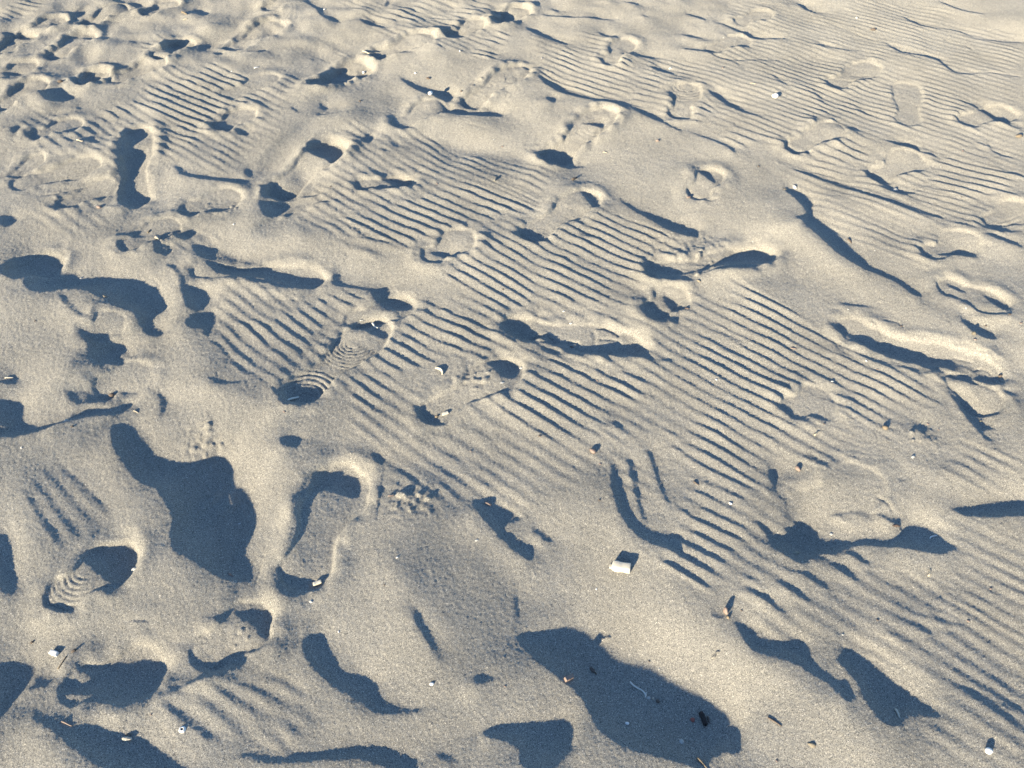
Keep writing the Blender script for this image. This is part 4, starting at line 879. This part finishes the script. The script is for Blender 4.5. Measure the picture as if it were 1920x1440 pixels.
for k, it in enumerate(ITEMS):
    rs = random.Random(100+k); a, b, c = Vector(ends[k]), Vector(ends[nI+k]), Vector(ends[2*nI+k])
    L = max((b-a).xy.length*.86, .0035); w, h, kd, kw = it['w'], it['h'], it['kind'], it['kw']
    x = (b-a); x.z = max(-.5*L, min(.5*L, x.z)); x.normalize(); up = Vector((0, 0, 1)); y = up.cross(x).normalized(); zax = x.cross(y)
    parts = []
    nm = it['name']
    if kd == 'pebble': o = mk(nm, bm_pebble(w, h, rs), it['mat'])
    elif kd == 'shard': o = mk(nm, bm_shard(w, h*.6, rs), it['mat'])
    elif kd == 'chip': o = mk(nm, bm_chip(w, h, rs), it['mat'])
    elif kd == 'twig': o = mk(nm, bm_twig(w, rs, **kw), it['mat'])
    elif kd == 'limpet':
        o = bpy.data.objects.new(nm, None); scene.collection.objects.link(o)
        mk('shell_rim', bm_lathe([(.50, 0), (.5, .03), (.40, .2), (.30, .30), (.2, .33), (.17, .27), (.24, .12), (.40, .0)], 22, 1, .95, .05, rs), 'white', o)
        mk('hole', bm_lathe([(.22, .16), (.12, .17), (.001, .17)], 16), 'hole', o)
    elif kd == 'clam':
        bm = bm_pebble(w, h, rs, 3)
        for v in bm.verts: v.co.z *= 1+.16*math.cos(v.co.y/w*26)
        o = mk(nm, bm, it['mat'])
    elif kd == 'crescent':
        bm = bmesh.new(); prev = None
        for i in range(12):
            t_ = -1.25+2.5*i/11; r_ = .09*math.cos(t_*1.1)+.025; cx_, cy_ = .5*math.sin(t_)/.95, .42*(math.cos(t_)-.6)
            ring = [bm.verts.new((cx_+r_*math.cos(q)*math.sin(t_), cy_+r_*math.cos(q)*math.cos(t_), .12+r_*1.5*math.sin(q))) for q in (0, 1.05, 2.1, 3.14, 4.19, 5.24)]
            if prev:
                for j in range(6): bm.faces.new((prev[j], ring[j], ring[(j+1) % 6], prev[(j+1) % 6]))
            else: bm.faces.new(ring)
            prev = ring
        bm.faces.new(prev[::-1]); o = mk(nm, bm, it['mat'])
    else:
        o = bpy.data.objects.new(nm, None); scene.collection.objects.link(o)
        if kd == 'block':
            mk('body', bm_chip(w, h, rs, .034), 'bone', o)
            ear = mk('lug', bm_chip(.9, .55, rs, .03), 'bone', o); ear.scale = (.26,)*3; ear.location = (-.52, -.02, .06)
            hole = mk('hole', bm_lathe([(.5, .0), (.35, .06), (.001, .07)], 12), 'hole', o); hole.scale = (.09,)*3; hole.location = (-.55, -.13, .14); hole.rotation_euler = (1.57, 0, 0)
        elif kd == 'forked':
            mk('stem', bm_twig(w, rs, .10, 12), it['mat'], o)
            for q, (l_, an) in enumerate(((.30, 1.9), (.26, -.35), (.18, 2.6))):
                s_ = mk('side_shoot', bm_twig(.22, rs, .05, 5), it['mat'], o); s_.scale = (l_,)*3; s_.location = (.42-.03*q, .02*math.sin(an), .01); s_.rotation_euler = (0, 0, an)
        elif kd == 'stub':
            mk('stem', bm_twig(w, rs, .05, 9, .7), it['mat'], o)
            s_ = mk('side_stub', bm_twig(.35, rs, .02, 5), it['mat'], o); s_.scale = (.26,)*3; s_.location = (.0, .17, .03); s_.rotation_euler = (0, 0, 1.4)
        elif kd == 'husk':
            s_ = mk('husk', bm_pebble(.75, .45, rs, 3), 'brown', o); s_.scale = (.62,)*3; s_.location = (-.18, 0, 0)
            s_ = mk('stalk', bm_shard(.55, .3, rs), 'tan', o); s_.scale = (.42,)*3; s_.location = (.3, .02, .02)
        elif kd == 'pod':
            s_ = mk('pod', bm_pebble(.62, .85, rs, 3), it['mat'], o); s_.scale = (.72,)*3; s_.location = (-.12, 0, .05); s_.rotation_euler = (0, -.5, 0)
            s_ = mk('knob', bm_pebble(.8, .8, rs, 2), 'tan', o); s_.scale = (.34,)*3; s_.location = (.34, 0, 0)
        elif kd == 'roll':
            bm = bmesh.new(); prev = None; n = 16
            for i in range(9):
                f = i/8; ring = []
                for j in range(n):
                    t_ = j/(n-1)*6.9; r_ = .5*w*(1-.05*t_)*(1+.08*math.sin(5*f+3*t_)); ring.append(bm.verts.new((f-.5+.03*math.sin(3*t_), r_*math.cos(t_), .9*h*.5*(1+.95*math.sin(t_)*(1-.05*t_)))))
                if prev:
                    for j in range(n-1): bm.faces.new((prev[j], ring[j], ring[j+1], prev[j+1]))
                prev = ring
            bmesh.ops.solidify(bm, geom=bm.faces[:], thickness=.05); mk('bark', bm, 'dark', o)
            s_ = mk('split_edge', bm_twig(.1, rs, .03, 7, .8), 'brown', o); s_.scale = (.8,)*3; s_.location = (.05, .17, .12)
    R = Matrix((x, y, zax)).transposed().to_4x4()
    fs = np.linspace(-.45, .45, 7); lx = c.x+x.x*L*fs; ly = c.y+x.y*L*fs; lift = relief(lx, ly)-(c.z+x.z*L*fs)
    c.z += min(max(float(lift.max())*.8, 0), .012)
    o.matrix_world = Matrix.Translation(c-zax*(it['bury']*h*L))@R@Matrix.Scale(L, 4)
    o['label'] = it['label']; o['category'] = it['cat']
    if it['group']: o['group'] = it['group']
bpy.context.view_layer.update()
print('built in', round(time.time()-T0, 1), 's')
